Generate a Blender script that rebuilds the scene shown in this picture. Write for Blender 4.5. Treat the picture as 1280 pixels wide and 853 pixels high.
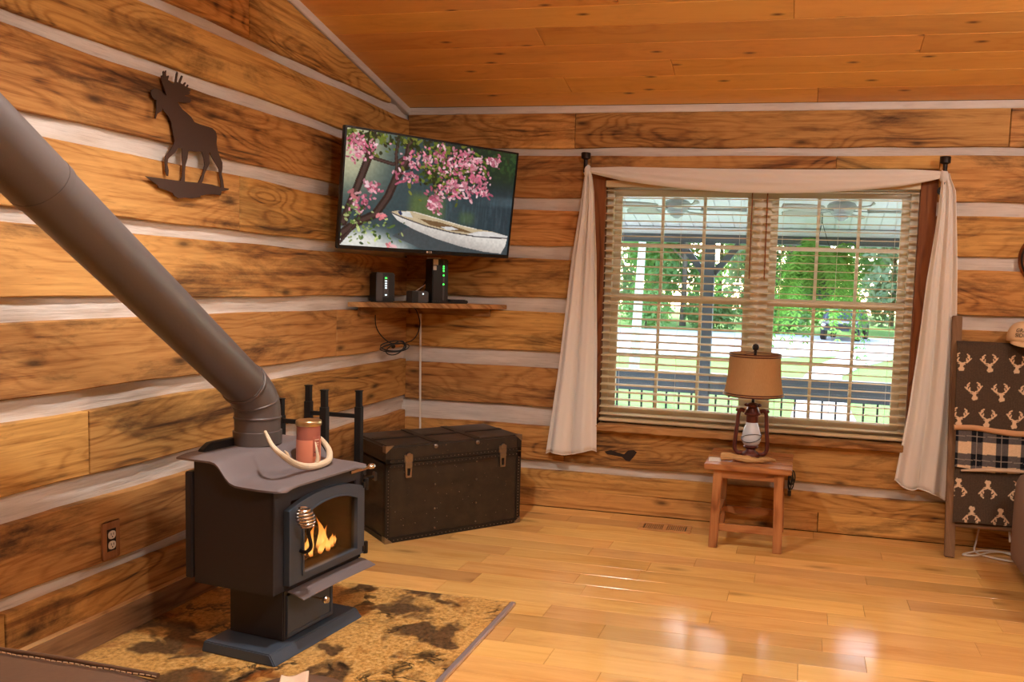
import bpy, bmesh, math, random
import numpy as np
from mathutils import Vector, Matrix, noise as mnoise
from mathutils.geometry import tessellate_polygon
random.seed(7); RNG = np.random.RandomState(11)
for o in list(bpy.data.objects): bpy.data.objects.remove(o)
SC = bpy.context.scene
COL = SC.collection

# ------------------------------------------------------------ camera
cam_d = bpy.data.cameras.new('camera'); cam = bpy.data.objects.new('camera', cam_d); COL.objects.link(cam)
cam_d.sensor_width = 36.0; cam_d.sensor_fit = 'HORIZONTAL'; cam_d.lens = 29.5375
cam_d.shift_x = -0.09981; cam_d.shift_y = 0.01566; cam_d.clip_start = 0.05; cam_d.clip_end = 400
_R = ((0.97489251, 0.21996352, 0.0346503), (0.05194637, -0.07333968, -0.99595325), (-0.21653214, 0.97274732, -0.08292461))
mw = Matrix.Identity(4)
for i in range(3):
    mw[i][0] = _R[0][i]; mw[i][1] = -_R[1][i]; mw[i][2] = -_R[2][i]
mw[0][3], mw[1][3], mw[2][3] = 2.682, -5.372, 1.5
cam.matrix_world = mw
SC.camera = cam

# ------------------------------------------------------------ world, sun, exposure
SC.view_settings.view_transform = 'Standard'; SC.view_settings.look = 'None'
SC.view_settings.gamma = 1.0; SC.view_settings.use_curve_mapping = False
SC.view_settings.exposure = 0.0
world = bpy.data.worlds.new('world'); SC.world = world; world.use_nodes = True
wn = world.node_tree.nodes; wl = world.node_tree.links; wn.clear()
sky = wn.new('ShaderNodeTexSky'); sky.sky_type = 'NISHITA'; sky.sun_disc = False
sky.sun_elevation = math.radians(35); sky.sun_rotation = math.radians(-18); sky.dust_density = 1.2; sky.air_density = 1.0
bgn = wn.new('ShaderNodeBackground'); bgn.inputs[1].default_value = 1.3
wo = wn.new('ShaderNodeOutputWorld'); wl.new(sky.outputs[0], bgn.inputs[0]); wl.new(bgn.outputs[0], wo.inputs[0])
sun_d = bpy.data.lights.new('sun', 'SUN'); sun_d.energy = 6.5; sun_d.angle = math.radians(1.0); sun_d.color = (1.0, 0.95, 0.86)
sun = bpy.data.objects.new('sun', sun_d); COL.objects.link(sun)
sun.rotation_euler = Vector((0.25, -0.78, -0.575)).to_track_quat('-Z', 'Y').to_euler()
LAMP_KEY, LAMP_SIDE, LAMP_FILL = 1150.0, 130.0, 205.0

# ------------------------------------------------------------ helpers
def lin(v):
    v /= 255.0
    return v/12.92 if v <= 0.04045 else ((v+0.055)/1.055)**2.4
def rgb(r, g, b): return (lin(r), lin(g), lin(b), 1.0)

class NT:
    def __init__(s, name):
        s.m = bpy.data.materials.new(name); s.m.use_nodes = True
        s.t = s.m.node_tree; s.t.nodes.clear()
        s.out = s.t.nodes.new('ShaderNodeOutputMaterial')
    def link(s, a, b): s.t.links.new(a, b)
    def n(s, typ, ins=None, **attrs):
        nd = s.t.nodes.new('ShaderNode'+typ)
        for k, v in attrs.items(): setattr(nd, k, v)
        for k, v in (ins or {}).items():
            if isinstance(v, bpy.types.NodeSocket): s.link(v, nd.inputs[k])
            else: nd.inputs[k].default_value = v
        return nd
    def math(s, op, a, b=0.0, clamp=False):
        nd = s.n('Math', {0: a, 1: b}, operation=op); nd.use_clamp = clamp; return nd.outputs[0]
    def mul(s, v, vec): return s.n('VectorMath', {0: v, 1: vec}, operation='MULTIPLY').outputs[0]
    def noise(s, vec, scale=1.0, detail=3.0, rough=0.55, dist=0.0):
        return s.n('TexNoise', {'Vector': vec, 'Scale': scale, 'Detail': detail, 'Roughness': rough, 'Distortion': dist}).outputs[0]
    def ramp(s, fac, stops, interp='LINEAR'):
        nd = s.n('ValToRGB', {0: fac}); cr = nd.color_ramp; cr.interpolation = interp
        while len(cr.elements) < len(stops): cr.elements.new(0.5)
        for e, (p, c) in zip(cr.elements, stops):
            e.position = p; e.color = c if not isinstance(c, (int, float)) else (c, c, c, 1)
        return nd.outputs[0]
    def mix(s, fac, a, b, blend='MIX'):
        nd = s.n('Mix', {0: fac}, data_type='RGBA', blend_type=blend)
        for idx, v in ((6, a), (7, b)):
            if isinstance(v, bpy.types.NodeSocket): s.link(v, nd.inputs[idx])
            else: nd.inputs[idx].default_value = v
        return nd.outputs[2]
    def bsdf(s, color, rough=0.6, metal=0.0, bump=None, bstr=0.3, bdist=0.004, spec=0.5, **kw):
        b = s.n('BsdfPrincipled', {'Base Color': color, 'Roughness': rough, 'Metallic': metal, 'Specular IOR Level': spec})
        for k, v in kw.items():
            k = k.replace('_', ' ')
            if isinstance(v, bpy.types.NodeSocket): s.link(v, b.inputs[k])
            else: b.inputs[k].default_value = v
        if bump is not None:
            bp = s.n('Bump', {'Height': bump, 'Strength': bstr, 'Distance': bdist}); s.link(bp.outputs[0], b.inputs['Normal'])
        s.link(b.outputs[0], s.out.inputs[0]); return b

def plain(name, col, rough=0.6, metal=0.0, bumpscale=None, bstr=0.2, var=0.0, spec=0.5, **kw):
    t = NT(name); co = t.n('TexCoord').outputs['Object']; c = col; bump = None
    nz = t.noise(co, bumpscale or 30.0, 4.0, 0.6)
    if var: c = t.mix(t.math('MULTIPLY', nz, var), col, tuple(v*0.35 for v in col[:3])+(1,))
    if bumpscale: bump = nz
    t.bsdf(c, rough, metal, bump, bstr, 0.003, spec, **kw); return t.m

def wood(name, light, mid, dark, knots=1.0, smudge=1.0, rings=13.0, rough=0.7, tint=(0.72, 1.15), fib=0.4, ringamt=0.5, bstr=0.35,
         hue=0.0, spec=0.3, low=(0.8, 3.4), knotscale=(1.4, 4.2), smsc=(1.2, 4.5)):
    t = NT(name)
    uv = t.n('UVMap').outputs[0]
    rnd = t.n('ObjectInfo').outputs['Random']
    off = t.n('CombineXYZ', {2: t.math('MULTIPLY', rnd, 61.0), 0: t.math('MULTIPLY', rnd, 17.0)}).outputs[0]
    vec = t.n('VectorMath', {0: uv, 1: off}, operation='ADD').outputs[0]
    vo = t.n('TexVoronoi', {'Vector': t.mul(vec, (knotscale[0], knotscale[1], 1.0)), 'Scale': 1.0, 'Randomness': 1.0}, voronoi_dimensions='2D')
    kd = vo.outputs['Distance']
    knot = t.math('MULTIPLY', t.ramp(kd, [(0.02, 1.0), (0.05, 0.55), (0.10, 0.0)]), t.ramp(t.n('SeparateXYZ', {0: vo.outputs['Color']}).outputs[0], [(0.55, 0.0), (0.57, 1.0)]))
    swirl = t.ramp(kd, [(0.0, 1.0), (0.45, 0.0)])
    lowf = t.noise(t.mul(vec, (low[0], low[1], 1.0)), 1.0, 2.0, 0.45, 0.3)
    sep = t.n('SeparateXYZ', {0: vec})
    h = t.math('ADD', t.math('MULTIPLY', lowf, rings), t.math('MULTIPLY', sep.outputs[1], 3.0))
    h = t.math('ADD', h, t.math('MULTIPLY', swirl, 1.6*knots))
    wig = t.noise(t.mul(vec, (6.0, 40.0, 1.0)), 1.0, 2.0)
    h = t.math('ADD', h, t.math('MULTIPLY', wig, 0.35))
    sn = t.math('SINE', t.math('MULTIPLY', h, 6.283))
    ring = t.math('POWER', t.math('ADD', t.math('MULTIPLY', sn, 0.5), 0.5), 3.0)
    fiber = t.noise(t.mul(vec, (3.0, 60.0, 1.0)), 1.0, 6.0, 0.72)
    sm = t.noise(t.mul(vec, (smsc[0], smsc[1], 1.0)), 1.0, 9.0, 0.72, 0.5)
    smr = t.ramp(sm, [(0.50, 0.0), (0.56, 0.35), (0.68, 1.0)])
    streak = t.ramp(t.noise(t.mul(vec, (1.1, 26.0, 1.0)), 1.0, 5.0, 0.65), [(0.52, 0.0), (0.66, 1.0)])
    patch = t.ramp(t.noise(t.mul(vec, (0.9, 2.4, 1.0)), 1.0, 3.0), [(0.38, 0.0), (0.62, 1.0)])
    ringm = t.math('MULTIPLY', ring, t.math('ADD', t.math('MULTIPLY', patch, 0.85), 0.15))
    f = t.math('ADD', t.math('MULTIPLY', ringm, ringamt), t.math('MULTIPLY', t.math('SUBTRACT', fiber, 0.38), fib*2.4))
    f = t.math('ADD', f, t.math('MULTIPLY', streak, 0.30*smudge))
    f = t.math('ADD', f, t.math('MULTIPLY', patch, 0.16), True)
    c = t.ramp(f, [(0.0, light), (0.5, mid), (1.0, dark)])
    sms = t.math('MULTIPLY', smr, t.math('ADD', t.math('MULTIPLY', fiber, 1.1), 0.15))
    c = t.mix(t.math('MULTIPLY', sms, 0.85*smudge, True), c, dark)
    c = t.mix(t.math('MULTIPLY', knot, 0.9*min(knots, 1.0), True), c, tuple(v*0.4 for v in dark[:3])+(1,))
    r2 = t.math('FRACT', t.math('MULTIPLY', rnd, 7.31))
    val = t.math('ADD', t.math('MULTIPLY', r2, tint[1]-tint[0]), tint[0])
    hs = t.n('HueSaturation', {'Color': c, 'Value': val, 'Hue': t.math('ADD', t.math('MULTIPLY', t.math('SUBTRACT', t.math('FRACT', t.math('MULTIPLY', rnd, 3.7)), 0.5), hue), 0.5)})
    bump = t.math('ADD', t.math('MULTIPLY', fiber, 0.5), t.math('MULTIPLY', ring, 0.25))
    t.bsdf(hs.outputs[0], rough, 0.0, bump, bstr, 0.002, spec)
    return t.m

def emis(name, col, s):
    t = NT(name); e = t.n('Emission', {0: col, 1: s}); t.link(e.outputs[0], t.out.inputs[0]); return t.m
def attrmat(name, rough=0.8, emit=0.0, bumpscale=None, bstr=0.3, spec=0.3):
    t = NT(name); a = t.n('Attribute', attribute_name='col').outputs[0]
    if emit:
        b = t.bsdf((0.01, 0.01, 0.012, 1), 0.15, spec=0.4, Emission_Color=a, Emission_Strength=emit)
    else:
        bump = t.noise(t.n('TexCoord').outputs['Object'], bumpscale, 3.0) if bumpscale else None
        t.bsdf(a, rough, 0.0, bump, bstr, 0.003, spec)
    return t.m
def glassmat(name, tint=(1, 1, 1, 1), refl=1.0, rough=0.0):
    t = NT(name); tr = t.n('BsdfTransparent', {0: tint}); gl = t.n('BsdfGlossy', {0: (1, 1, 1, 1), 'Roughness': rough})
    fc_ = t.n('LayerWeight', {0: 0.5}).outputs['Facing']; f5 = t.math('POWER', fc_, 5.0)
    mx = t.n('MixShader', {0: t.math('MULTIPLY', t.math('ADD', t.math('MULTIPLY', f5, 0.92), 0.04), refl), 1: tr.outputs[0], 2: gl.outputs[0]})
    t.link(mx.outputs[0], t.out.inputs[0]); return t.m

class MB:
    def __init__(s): s.v = []; s.f = []; s.uv = None; s.col = None
    def quadgrid(s, rows, closed_u=False, closed_v=False):
        b = len(s.v); nr = len(rows); nc = len(rows[0])
        for r in rows: s.v += [tuple(p) for p in r]
        for i in range(nr if closed_v else nr-1):
            for j in range(nc if closed_u else nc-1):
                i2 = (i+1) % nr; j2 = (j+1) % nc
                s.f.append((b+i*nc+j, b+i*nc+j2, b+i2*nc+j2, b+i2*nc+j))
        return s
    def grid(s, fn, nu, nv, cu=False, cv=False):
        return s.quadgrid([[fn(i/(nu if cu else nu-1), j/(nv if cv else nv-1)) for i in range(nu)] for j in range(nv)], cu, cv)
    def bx(s, x0, x1, y0, y1, z0, z1):
        b = len(s.v)
        s.v += [(x, y, z) for z in (z0, z1) for x, y in ((x0, y0), (x1, y0), (x1, y1), (x0, y1))]
        for f in ((0, 3, 2, 1), (4, 5, 6, 7), (0, 1, 5, 4), (1, 2, 6, 5), (2, 3, 7, 6), (3, 0, 4, 7)): s.f.append(tuple(b+i for i in f))
        return s
    def obox(s, c, ax, ay, az):
        c, ax, ay, az = map(Vector, (c, ax, ay, az)); b = len(s.v)
        s.v += [tuple(c+ax*i+ay*j+az*k) for k in (-1, 1) for i, j in ((-1, -1), (1, -1), (1, 1), (-1, 1))]
        for f in ((0, 3, 2, 1), (4, 5, 6, 7), (0, 1, 5, 4), (1, 2, 6, 5), (2, 3, 7, 6), (3, 0, 4, 7)): s.f.append(tuple(b+i for i in f))
        return s
    def bar(s, a, b, w, h, up=(0, 0, 1)):
        a, b = Vector(a), Vector(b); d = b-a; up = Vector(up); sd = d.cross(up).normalized(); u2 = sd.cross(d).normalized()
        return s.obox((a+b)/2, d/2, sd*w/2, u2*h/2)
    def tube(s, pts, r, n=8, closed=False, cap=True, flat=1.0):
        P = [Vector(p) for p in pts]; m = len(P)
        R = list(r) if isinstance(r, (list, tuple)) else [r]*m
        T = []
        for i in range(m):
            a = P[(i-1) % m] if (closed or i > 0) else P[i]; c = P[(i+1) % m] if (closed or i < m-1) else P[i]
            T.append((c-a).normalized())
        ref = Vector((0, 0, 1)) if abs(T[0].z) < 0.9 else Vector((1, 0, 0))
        nrm = (ref - T[0]*ref.dot(T[0])).normalized(); rows = []
        for i in range(m):
            nrm = (nrm - T[i]*nrm.dot(T[i])).normalized(); bn = T[i].cross(nrm)
            rows.append([tuple(P[i]+(nrm*math.cos(2*math.pi*k/n)*flat+bn*math.sin(2*math.pi*k/n))*R[i]) for k in range(n)])
        b = len(s.v); s.quadgrid(rows, True, closed)
        if cap and not closed:
            s.f.append(tuple(b+n-1-k for k in range(n))); s.f.append(tuple(b+(m-1)*n+k for k in range(n)))
        return s
    def lathe(s, prof, n=24, c=(0, 0, 0), axis='z'):
        rows = []
        for r, z in prof:
            rw = []
            for k in range(n):
                a = 2*math.pi*k/n; x, y, w = r*math.cos(a), r*math.sin(a), z
                p = (x, y, w) if axis == 'z' else ((w, x, y) if axis == 'x' else (y, w, x))
                rw.append((c[0]+p[0], c[1]+p[1], c[2]+p[2]))
            rows.append(rw)
        b = len(s.v); s.quadgrid(rows, True, False)
        if prof[0][0] > 1e-5: s.f.append(tuple(b+n-1-k for k in range(n)))
        if prof[-1][0] > 1e-5: s.f.append(tuple(b+(len(prof)-1)*n+k for k in range(n)))
        return s
    def ball(s, c, r, n=14, m=9, sx=1, sy=1, sz=1):
        return s.grid(lambda u, v: (c[0]+sx*r*math.sin(math.pi*(0.001+0.998*v))*math.cos(2*math.pi*u), c[1]+sy*r*math.sin(math.pi*(0.001+0.998*v))*math.sin(2*math.pi*u),
                                    c[2]+sz*r*math.cos(math.pi*(0.001+0.998*v))), n, m, True, False)
    def prism(s, poly, fn, d0, d1, hole=None, cham=0.0):
        """poly 2D outline; fn(a,b,d)->xyz; slab between depth d0 (back) and d1 (front)"""
        loops = [poly]+([hole] if hole else [])
        tri = tessellate_polygon([[Vector((p[0], p[1], 0)) for p in L] for L in loops])
        flat = [p for L in loops for p in L]; n = len(flat); b = len(s.v)
        s.v += [tuple(fn(p[0], p[1], d0)) for p in flat]+[tuple(fn(p[0], p[1], d1)) for p in flat]
        for t in tri: s.f.append((b+t[2], b+t[1], b+t[0])); s.f.append((b+n+t[0], b+n+t[1], b+n+t[2]))
        st = 0
        for L in loops:
            for i in range(len(L)):
                j = (i+1) % len(L); s.f.append((b+st+i, b+st+j, b+n+st+j, b+n+st+i))
            st += len(L)
        return s
    def mesh(s, name, recalc=True):
        me = bpy.data.meshes.new(name); me.from_pydata(s.v, [], s.f)
        if s.uv is not None:
            ul = me.uv_layers.new(name='UVMap'); vi = np.zeros(len(me.loops), dtype=np.int32); me.loops.foreach_get('vertex_index', vi)
            ul.data.foreach_set('uv', np.array(s.uv, dtype=np.float32)[vi].ravel())
        if s.col is not None:
            at = me.color_attributes.new('col', 'FLOAT_COLOR', 'POINT'); at.data.foreach_set('color', np.array(s.col, dtype=np.float32).ravel())
        if recalc:
            bm = bmesh.new(); bm.from_mesh(me); bmesh.ops.recalc_face_normals(bm, faces=bm.faces); bm.to_mesh(me); bm.free()
        return me
    def build(s, name, mat, parent=None, smooth=False, bevel=0.0, loc=None, seg=2, angle=35, recalc=True):
        me = s.mesh(name, recalc); me.materials.append(mat)
        if bevel:
            bm = bmesh.new(); bm.from_mesh(me); bmesh.ops.remove_doubles(bm, verts=bm.verts, dist=1e-5)
            eds = [e for e in bm.edges if len(e.link_faces) == 2 and e.calc_face_angle(0) > math.radians(30)]
            bmesh.ops.bevel(bm, geom=eds, offset=bevel, segments=seg, affect='EDGES', clamp_overlap=True); bm.to_mesh(me); bm.free()
        if smooth or bevel:
            me.polygons.foreach_set('use_smooth', [True]*len(me.polygons))
            me.set_sharp_from_angle(angle=math.radians(angle))
        o = bpy.data.objects.new(name, me); COL.objects.link(o)
        if parent is not None: o.parent = parent
        if loc is not None: o.location = loc
        return o

def tag(o, label=None, cat=None, group=None, kind=None):
    if label: o['label'] = label
    if cat: o['category'] = cat
    if group: o['group'] = group
    if kind: o['kind'] = kind
    return o
def thing(name, label, cat, loc=(0, 0, 0), rz=0.0, group=None):
    e = bpy.data.objects.new(name, None); COL.objects.link(e); e.location = loc; e.rotation_euler = (0, 0, rz); e.empty_display_size = 0.1
    return tag(e, label, cat, group)
def struct(name, mb, m, **kw): return tag(mb.build(name, m, **kw), kind='structure')
def sstruct(name, loc=(0, 0, 0)):
    e = bpy.data.objects.new(name, None); COL.objects.link(e); e.location = loc; return tag(e, kind='structure')
def copy_tree(o, parent=None):
    c = o.copy(); COL.objects.link(c); c.parent = parent
    for ch in o.children: copy_tree(ch, c)
    return c
def catmull(pts, n=8):
    P = [Vector(p) for p in pts]; P = [P[0]*2-P[1]]+P+[P[-1]*2-P[-2]]; out = []
    for i in range(1, len(P)-2):
        for k in range(n):
            t = k/n; a, b, c, d = P[i-1:i+3]
            out.append(0.5*((2*b)+(c-a)*t+(2*a-5*b+4*c-d)*t*t+(3*b-a-3*c+d)*t**3))
    out.append(P[-2]); return out
def text_mesh(txt, size, depth=0.001, align='CENTER'):
    cu = bpy.data.curves.new('lettering', 'FONT'); cu.body = txt; cu.size = size; cu.extrude = depth; cu.align_x = align; cu.align_y = 'CENTER'
    ob = bpy.data.objects.new('lettering', cu); COL.objects.link(ob)
    dg = bpy.context.evaluated_depsgraph_get(); me = bpy.data.meshes.new_from_object(ob.evaluated_get(dg))
    bpy.data.objects.remove(ob); bpy.data.curves.remove(cu); return me

# ------------------------------------------------------------ materials
M = {}
M['log'] = wood('rough_sawn_oak', rings=20.0, ringamt=0.34, light=rgb(214, 162, 92), mid=rgb(169, 116, 59), dark=rgb(68, 43, 26), knots=0.85, smudge=1.45, tint=(0.80, 1.14), hue=0.012)
M['pine'] = wood('ceiling_pine', rgb(236, 176, 92), rgb(222, 156, 74), rgb(136, 74, 32), knots=1.0, smudge=0.35, rings=5.0, rough=0.42, tint=(0.88, 1.08), fib=0.2, ringamt=0.25, bstr=0.08, hue=0.012, low=(0.4, 2.6), knotscale=(2.2, 6.0), spec=0.4)
M['floor'] = wood('floor_oak', rgb(238, 188, 114), rgb(218, 161, 88), rgb(148, 98, 50), knots=0.5, smudge=0.35, rings=6.0, rough=0.15, tint=(0.72, 1.14), fib=0.25, ringamt=0.25, bstr=0.06, hue=0.012, low=(0.6, 4.0), spec=0.5, knotscale=(0.9, 3.0))
M['casing'] = wood('casing_wood', rgb(150, 92, 48), rgb(126, 70, 34), rgb(70, 36, 16), knots=0.3, smudge=0.5, tint=(0.9, 1.0))
M['tablewood'] = wood('table_wood', rgb(192, 134, 84), rgb(158, 100, 58), rgb(92, 54, 30), knots=0.2, smudge=0.4, rough=0.38, tint=(0.92, 1.05))
M['liveedge'] = wood('live_edge_wood', rgb(200, 152, 96), rgb(156, 108, 60), rgb(74, 48, 26), knots=0.6, smudge=1.0, tint=(0.9, 1.0))
M['ladder'] = wood('weathered_wood', rgb(150, 116, 84), rgb(122, 90, 62), rgb(72, 50, 34), knots=0.2, smudge=0.6, tint=(0.92, 1.02))

M['greylog'] = wood('weathered_sill_log', rgb(176, 136, 96), rgb(140, 104, 72), rgb(72, 52, 36), knots=1.0, smudge=1.0, tint=(0.86, 1.0))
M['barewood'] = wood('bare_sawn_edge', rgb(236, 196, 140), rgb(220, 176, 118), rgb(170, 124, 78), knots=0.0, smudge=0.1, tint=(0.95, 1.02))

def chink_mat():
    t = NT('chinking_mortar'); uv = t.n('UVMap').outputs[0]; rnd = t.n('ObjectInfo').outputs['Random']
    vec = t.n('VectorMath', {0: uv, 1: t.n('CombineXYZ', {2: t.math('MULTIPLY', rnd, 50.0)}).outputs[0]}, operation='ADD').outputs[0]
    n1 = t.noise(t.mul(vec, (6.0, 90.0, 1.0)), 1.0, 4.0, 0.6); n2 = t.noise(t.mul(vec, (2.0, 12.0, 1.0)), 1.0, 4.0, 0.6)
    c = t.mix(t.ramp(n2, [(0.35, 0.0), (0.7, 1.0)]), rgb(226, 216, 206), rgb(202, 190, 178))
    c = t.mix(t.ramp(n1, [(0.55, 0.0), (0.75, 0.5)]), c, rgb(166, 152, 138))
    t.bsdf(c, 0.9, 0.0, t.math('ADD', n1, n2), 0.5, 0.006, 0.2); return t.m
M['chink'] = chink_mat()
M['trim'] = chink_mat(); M['trim'].name = 'trim_board'
M['dark'] = plain('dark_gap', rgb(60, 38, 22), 0.9)
M['iron'] = plain('stove_iron', rgb(52, 51, 56), 0.55, 0.0, 220.0, 0.12, spec=0.4)
M['irondaylit'] = plain('stove_daylit_iron', rgb(72, 83, 97), 0.42, 0.2, 220.0, 0.1)  # stove iron with bluish window daylight put into its colour
M['stovetop'] = plain('stove_top_paint', rgb(118, 108, 108), 0.5, 0.1, 150.0, 0.08)
M['pipe'] = plain('stove_pipe_paint', rgb(94, 84, 80), 0.4, 0.15, 200.0, 0.04)
M['black'] = plain('black_metal', rgb(26, 25, 26), 0.45, 0.2)
M['blackplastic'] = plain('black_plastic', rgb(16, 16, 18), 0.35)
M['soot'] = plain('firebrick_soot', rgb(96, 74, 60), 0.95, 0.0, 25.0, 0.3, var=0.6)
M['chrome'] = plain('worn_nickel', rgb(226, 216, 206), 0.25, 1.0)
M['gold'] = plain('gold_lid', rgb(230, 206, 158), 0.3, 1.0)
M['bronze'] = plain('oil_rubbed_bronze', rgb(44, 34, 30), 0.45, 0.6)
M['rust'] = plain('rust_red_enamel', rgb(104, 52, 42), 0.4, 0.35, 60.0, 0.1, var=0.4)
M['antler'] = plain('antler_bone', rgb(230, 210, 178), 0.45, 0.0, 60.0, 0.15, var=0.35)
M['blind'] = plain('blind_slat', rgb(212, 190, 150), 0.5)
M['vinyl'] = plain('window_vinyl', rgb(226, 216, 196), 0.5)
M['cord'] = plain('white_cord', rgb(226, 214, 198), 0.6)
M['cable'] = plain('black_cable', rgb(20, 18, 17), 0.5)
M['glass'] = glassmat('window_glass', (0.98, 0.98, 0.98, 1))
M['stoveglass'] = glassmat('stove_glass', (0.86, 0.74, 0.64, 1), 0.8, 0.05)
M['leather'] = plain('brown_leather', rgb(104, 76, 56), 0.5, 0.0, 45.0, 0.25, var=0.35)
M['suede'] = plain('grey_brown_suede', rgb(138, 112, 94), 0.85, 0.0, 60.0, 0.2, var=0.2)
M['stitch'] = plain('stitch_thread', rgb(196, 164, 128), 0.8)
M['metalstrip'] = plain('edge_strip', rgb(206, 196, 200), 0.3, 0.7)

def trunk_mat():
    t = NT('trunk_canvas'); co = t.n('TexCoord').outputs['Object']
    n1 = t.noise(co, 14.0, 5.0, 0.65); n2 = t.noise(co, 60.0, 3.0); n3 = t.noise(t.mul(co, (4, 4, 30)), 1.0, 3)
    c = t.mix(t.ramp(n1, [(0.4, 0.0), (0.75, 1.0)]), rgb(36, 31, 27), rgb(58, 48, 39))
    c = t.mix(t.ramp(n2, [(0.68, 0.0), (0.76, 0.8)]), c, rgb(128, 104, 82))
    t.bsdf(c, t.math('ADD', t.math('MULTIPLY', n3, 0.25), 0.25), 0.0, n1, 0.2, 0.004); return t.m
M['trunk'] = trunk_mat()

def granite():
    t = NT('hearth_granite'); co = t.n('TexCoord').outputs['Object']
    d = t.n('VectorMath', {0: co, 1: t.mul(t.n('TexNoise', {'Vector': co, 'Scale': 3.0, 'Detail': 4.0}).outputs[1], (0.35, 0.35, 0.0))}, operation='ADD').outputs[0]
    big = t.noise(t.mul(d, (1, 1, 0)), 3.2, 3.0, 0.6); cell = t.n('TexVoronoi', {'Vector': d, 'Scale': 90.0}, feature='F1').outputs['Color']
    grain = t.noise(co, 55.0, 6.0, 0.8)
    vein = t.n('TexVoronoi', {'Vector': t.mul(d, (1, 1, 0)), 'Scale': 3.6}, feature='DISTANCE_TO_EDGE').outputs['Distance']
    c = t.ramp(grain, [(0.3, rgb(92, 58, 26)), (0.48, rgb(206, 156, 82)), (0.62, rgb(230, 192, 124)), (0.75, rgb(240, 216, 168))])
    c = t.mix(t.ramp(big, [(0.50, 0.0), (0.57, 0.9)]), c, t.ramp(grain, [(0.35, rgb(30, 22, 18)), (0.6, rgb(96, 70, 50)), (0.75, rgb(150, 110, 70))]))
    rid = t.math('ABSOLUTE', t.math('SUBTRACT', t.noise(t.mul(d, (1, 1, 0)), 4.0, 5.0, 0.6), 0.5))
    vm = t.math('MULTIPLY', t.ramp(rid, [(0.0, 1.0), (0.012, 0.7), (0.03, 0.0)]), t.ramp(t.noise(co, 2.6, 2.0), [(0.5, 0.0), (0.58, 1.0)]))
    c = t.mix(vm, c, rgb(34, 24, 18))
    c = t.mix(t.ramp(t.noise(d, 5.0, 4.0), [(0.6, 0.0), (0.7, 0.7)]), c, rgb(150, 84, 30))
    t.bsdf(c, 0.3, 0.0, grain, 0.15, 0.002); return t.m
M['granite'] = granite()

def cloth_sheer():
    t = NT('sheer_scarf'); co = t.n('TexCoord').outputs['Object']; nz = t.noise(co, 250.0, 2.0)
    di = t.n('BsdfDiffuse', {0: rgb(250, 244, 236), 1: 0.6}); tr = t.n('BsdfTranslucent', {0: rgb(250, 246, 238)})
    bp = t.n('Bump', {'Height': nz, 'Strength': 0.1, 'Distance': 0.001}); t.link(bp.outputs[0], di.inputs['Normal'])
    mx = t.n('MixShader', {0: 0.35, 1: di.outputs[0], 2: tr.outputs[0]}); t.link(mx.outputs[0], t.out.inputs[0]); return t.m
M['scarf'] = cloth_sheer()
def shade_mat():
    t = NT('lamp_shade_linen'); co = t.n('TexCoord').outputs['Object']; nz = t.noise(t.mul(co, (300, 300, 40)), 1.0, 3.0)
    c = t.mix(nz, rgb(188, 146, 98), rgb(212, 172, 120))
    di = t.n('BsdfDiffuse', {0: c}); tr = t.n('BsdfTranslucent', {0: c})
    mx = t.n('MixShader', {0: 0.35, 1: di.outputs[0], 2: tr.outputs[0]}); t.link(mx.outputs[0], t.out.inputs[0]); return t.m
M['shade'] = shade_mat()

# ------------------------------------------------------------ plank builder
def plank_mb(poly, fn, thick, uvoff, cham=0.004, along=0):
    """outline poly (a,b); fn(a,b,d) with d=0 the face and d>0 into the wall; chamfered face edge"""
    mb = MB(); n = len(poly)
    ca = sum(p[0] for p in poly)/n; amin = min(p[0] for p in poly); amax = max(p[0] for p in poly)
    ins = []
    for i in range(n):
        p = Vector(poly[i]); q = Vector(poly[(i-1) % n]); r = Vector(poly[(i+1) % n])
        e1 = (p-q).normalized(); e2 = (r-p).normalized(); nn = Vector((-(e1.y+e2.y), e1.x+e2.x))
        if nn.length < 1e-6: nn = Vector((-e1.y, e1.x))
        nn.normalize(); ins.append((p.x+nn.x*cham, p.y+nn.y*cham))
    rings = [(poly, thick), (poly, cham*0.8), (ins, 0.0)]
    uv = []
    for L, d in rings:
        for p in L: mb.v.append(tuple(fn(p[0], p[1], d))); uv.append((p[0]+uvoff[0], p[1]+uvoff[1]) if along == 0 else (p[1]+uvoff[0], p[0]+uvoff[1]))
    for k in range(2):
        for i in range(n):
            j = (i+1) % n; mb.f.append((k*n+i, k*n+j, (k+1)*n+j, (k+1)*n+i))
    for t in tessellate_polygon([[Vector((p[0], p[1], 0)) for p in ins]]): mb.f.append(tuple(2*n+q for q in t))
    mb.uv = uv; return mb
def ccw(poly):
    a = sum(poly[i][0]*poly[(i+1) % len(poly)][1]-poly[(i+1) % len(poly)][0]*poly[i][1] for i in range(len(poly)))
    return poly if a > 0 else poly[::-1]
def wavy(a0, a1, b0, b1, amp0=0.006, amp1=0.006, step=0.16, top=None, seed=0.0):
    n = max(2, int(abs(a1-a0)/step)+1); lo, hi = [], []
    for i in range(n):
        a = a0+(a1-a0)*i/(n-1)
        l = b0+amp0*mnoise.noise(Vector((a*2.3, seed, 1.7)))*1.6
        h = b1+amp1*mnoise.noise(Vector((a*2.1, seed, 9.1)))*1.6
        if top is not None: h = min(h, top(a))
        if h-l > 0.006: lo.append((a, l)); hi.append((a, h))
    return ccw(lo+hi[::-1])
_un = [0]
def uvo():
    _un[0] += 1; return (RNG.uniform(0, 30), RNG.uniform(0, 30))
def plank(parent, poly, fn, thick, mat, name='plank', cham=0.004, smooth=False):
    o = plank_mb(poly, fn, thick, uvo(), cham).build(name, mat, parent); return o
def uvbox(mb_pts):
    pass
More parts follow.
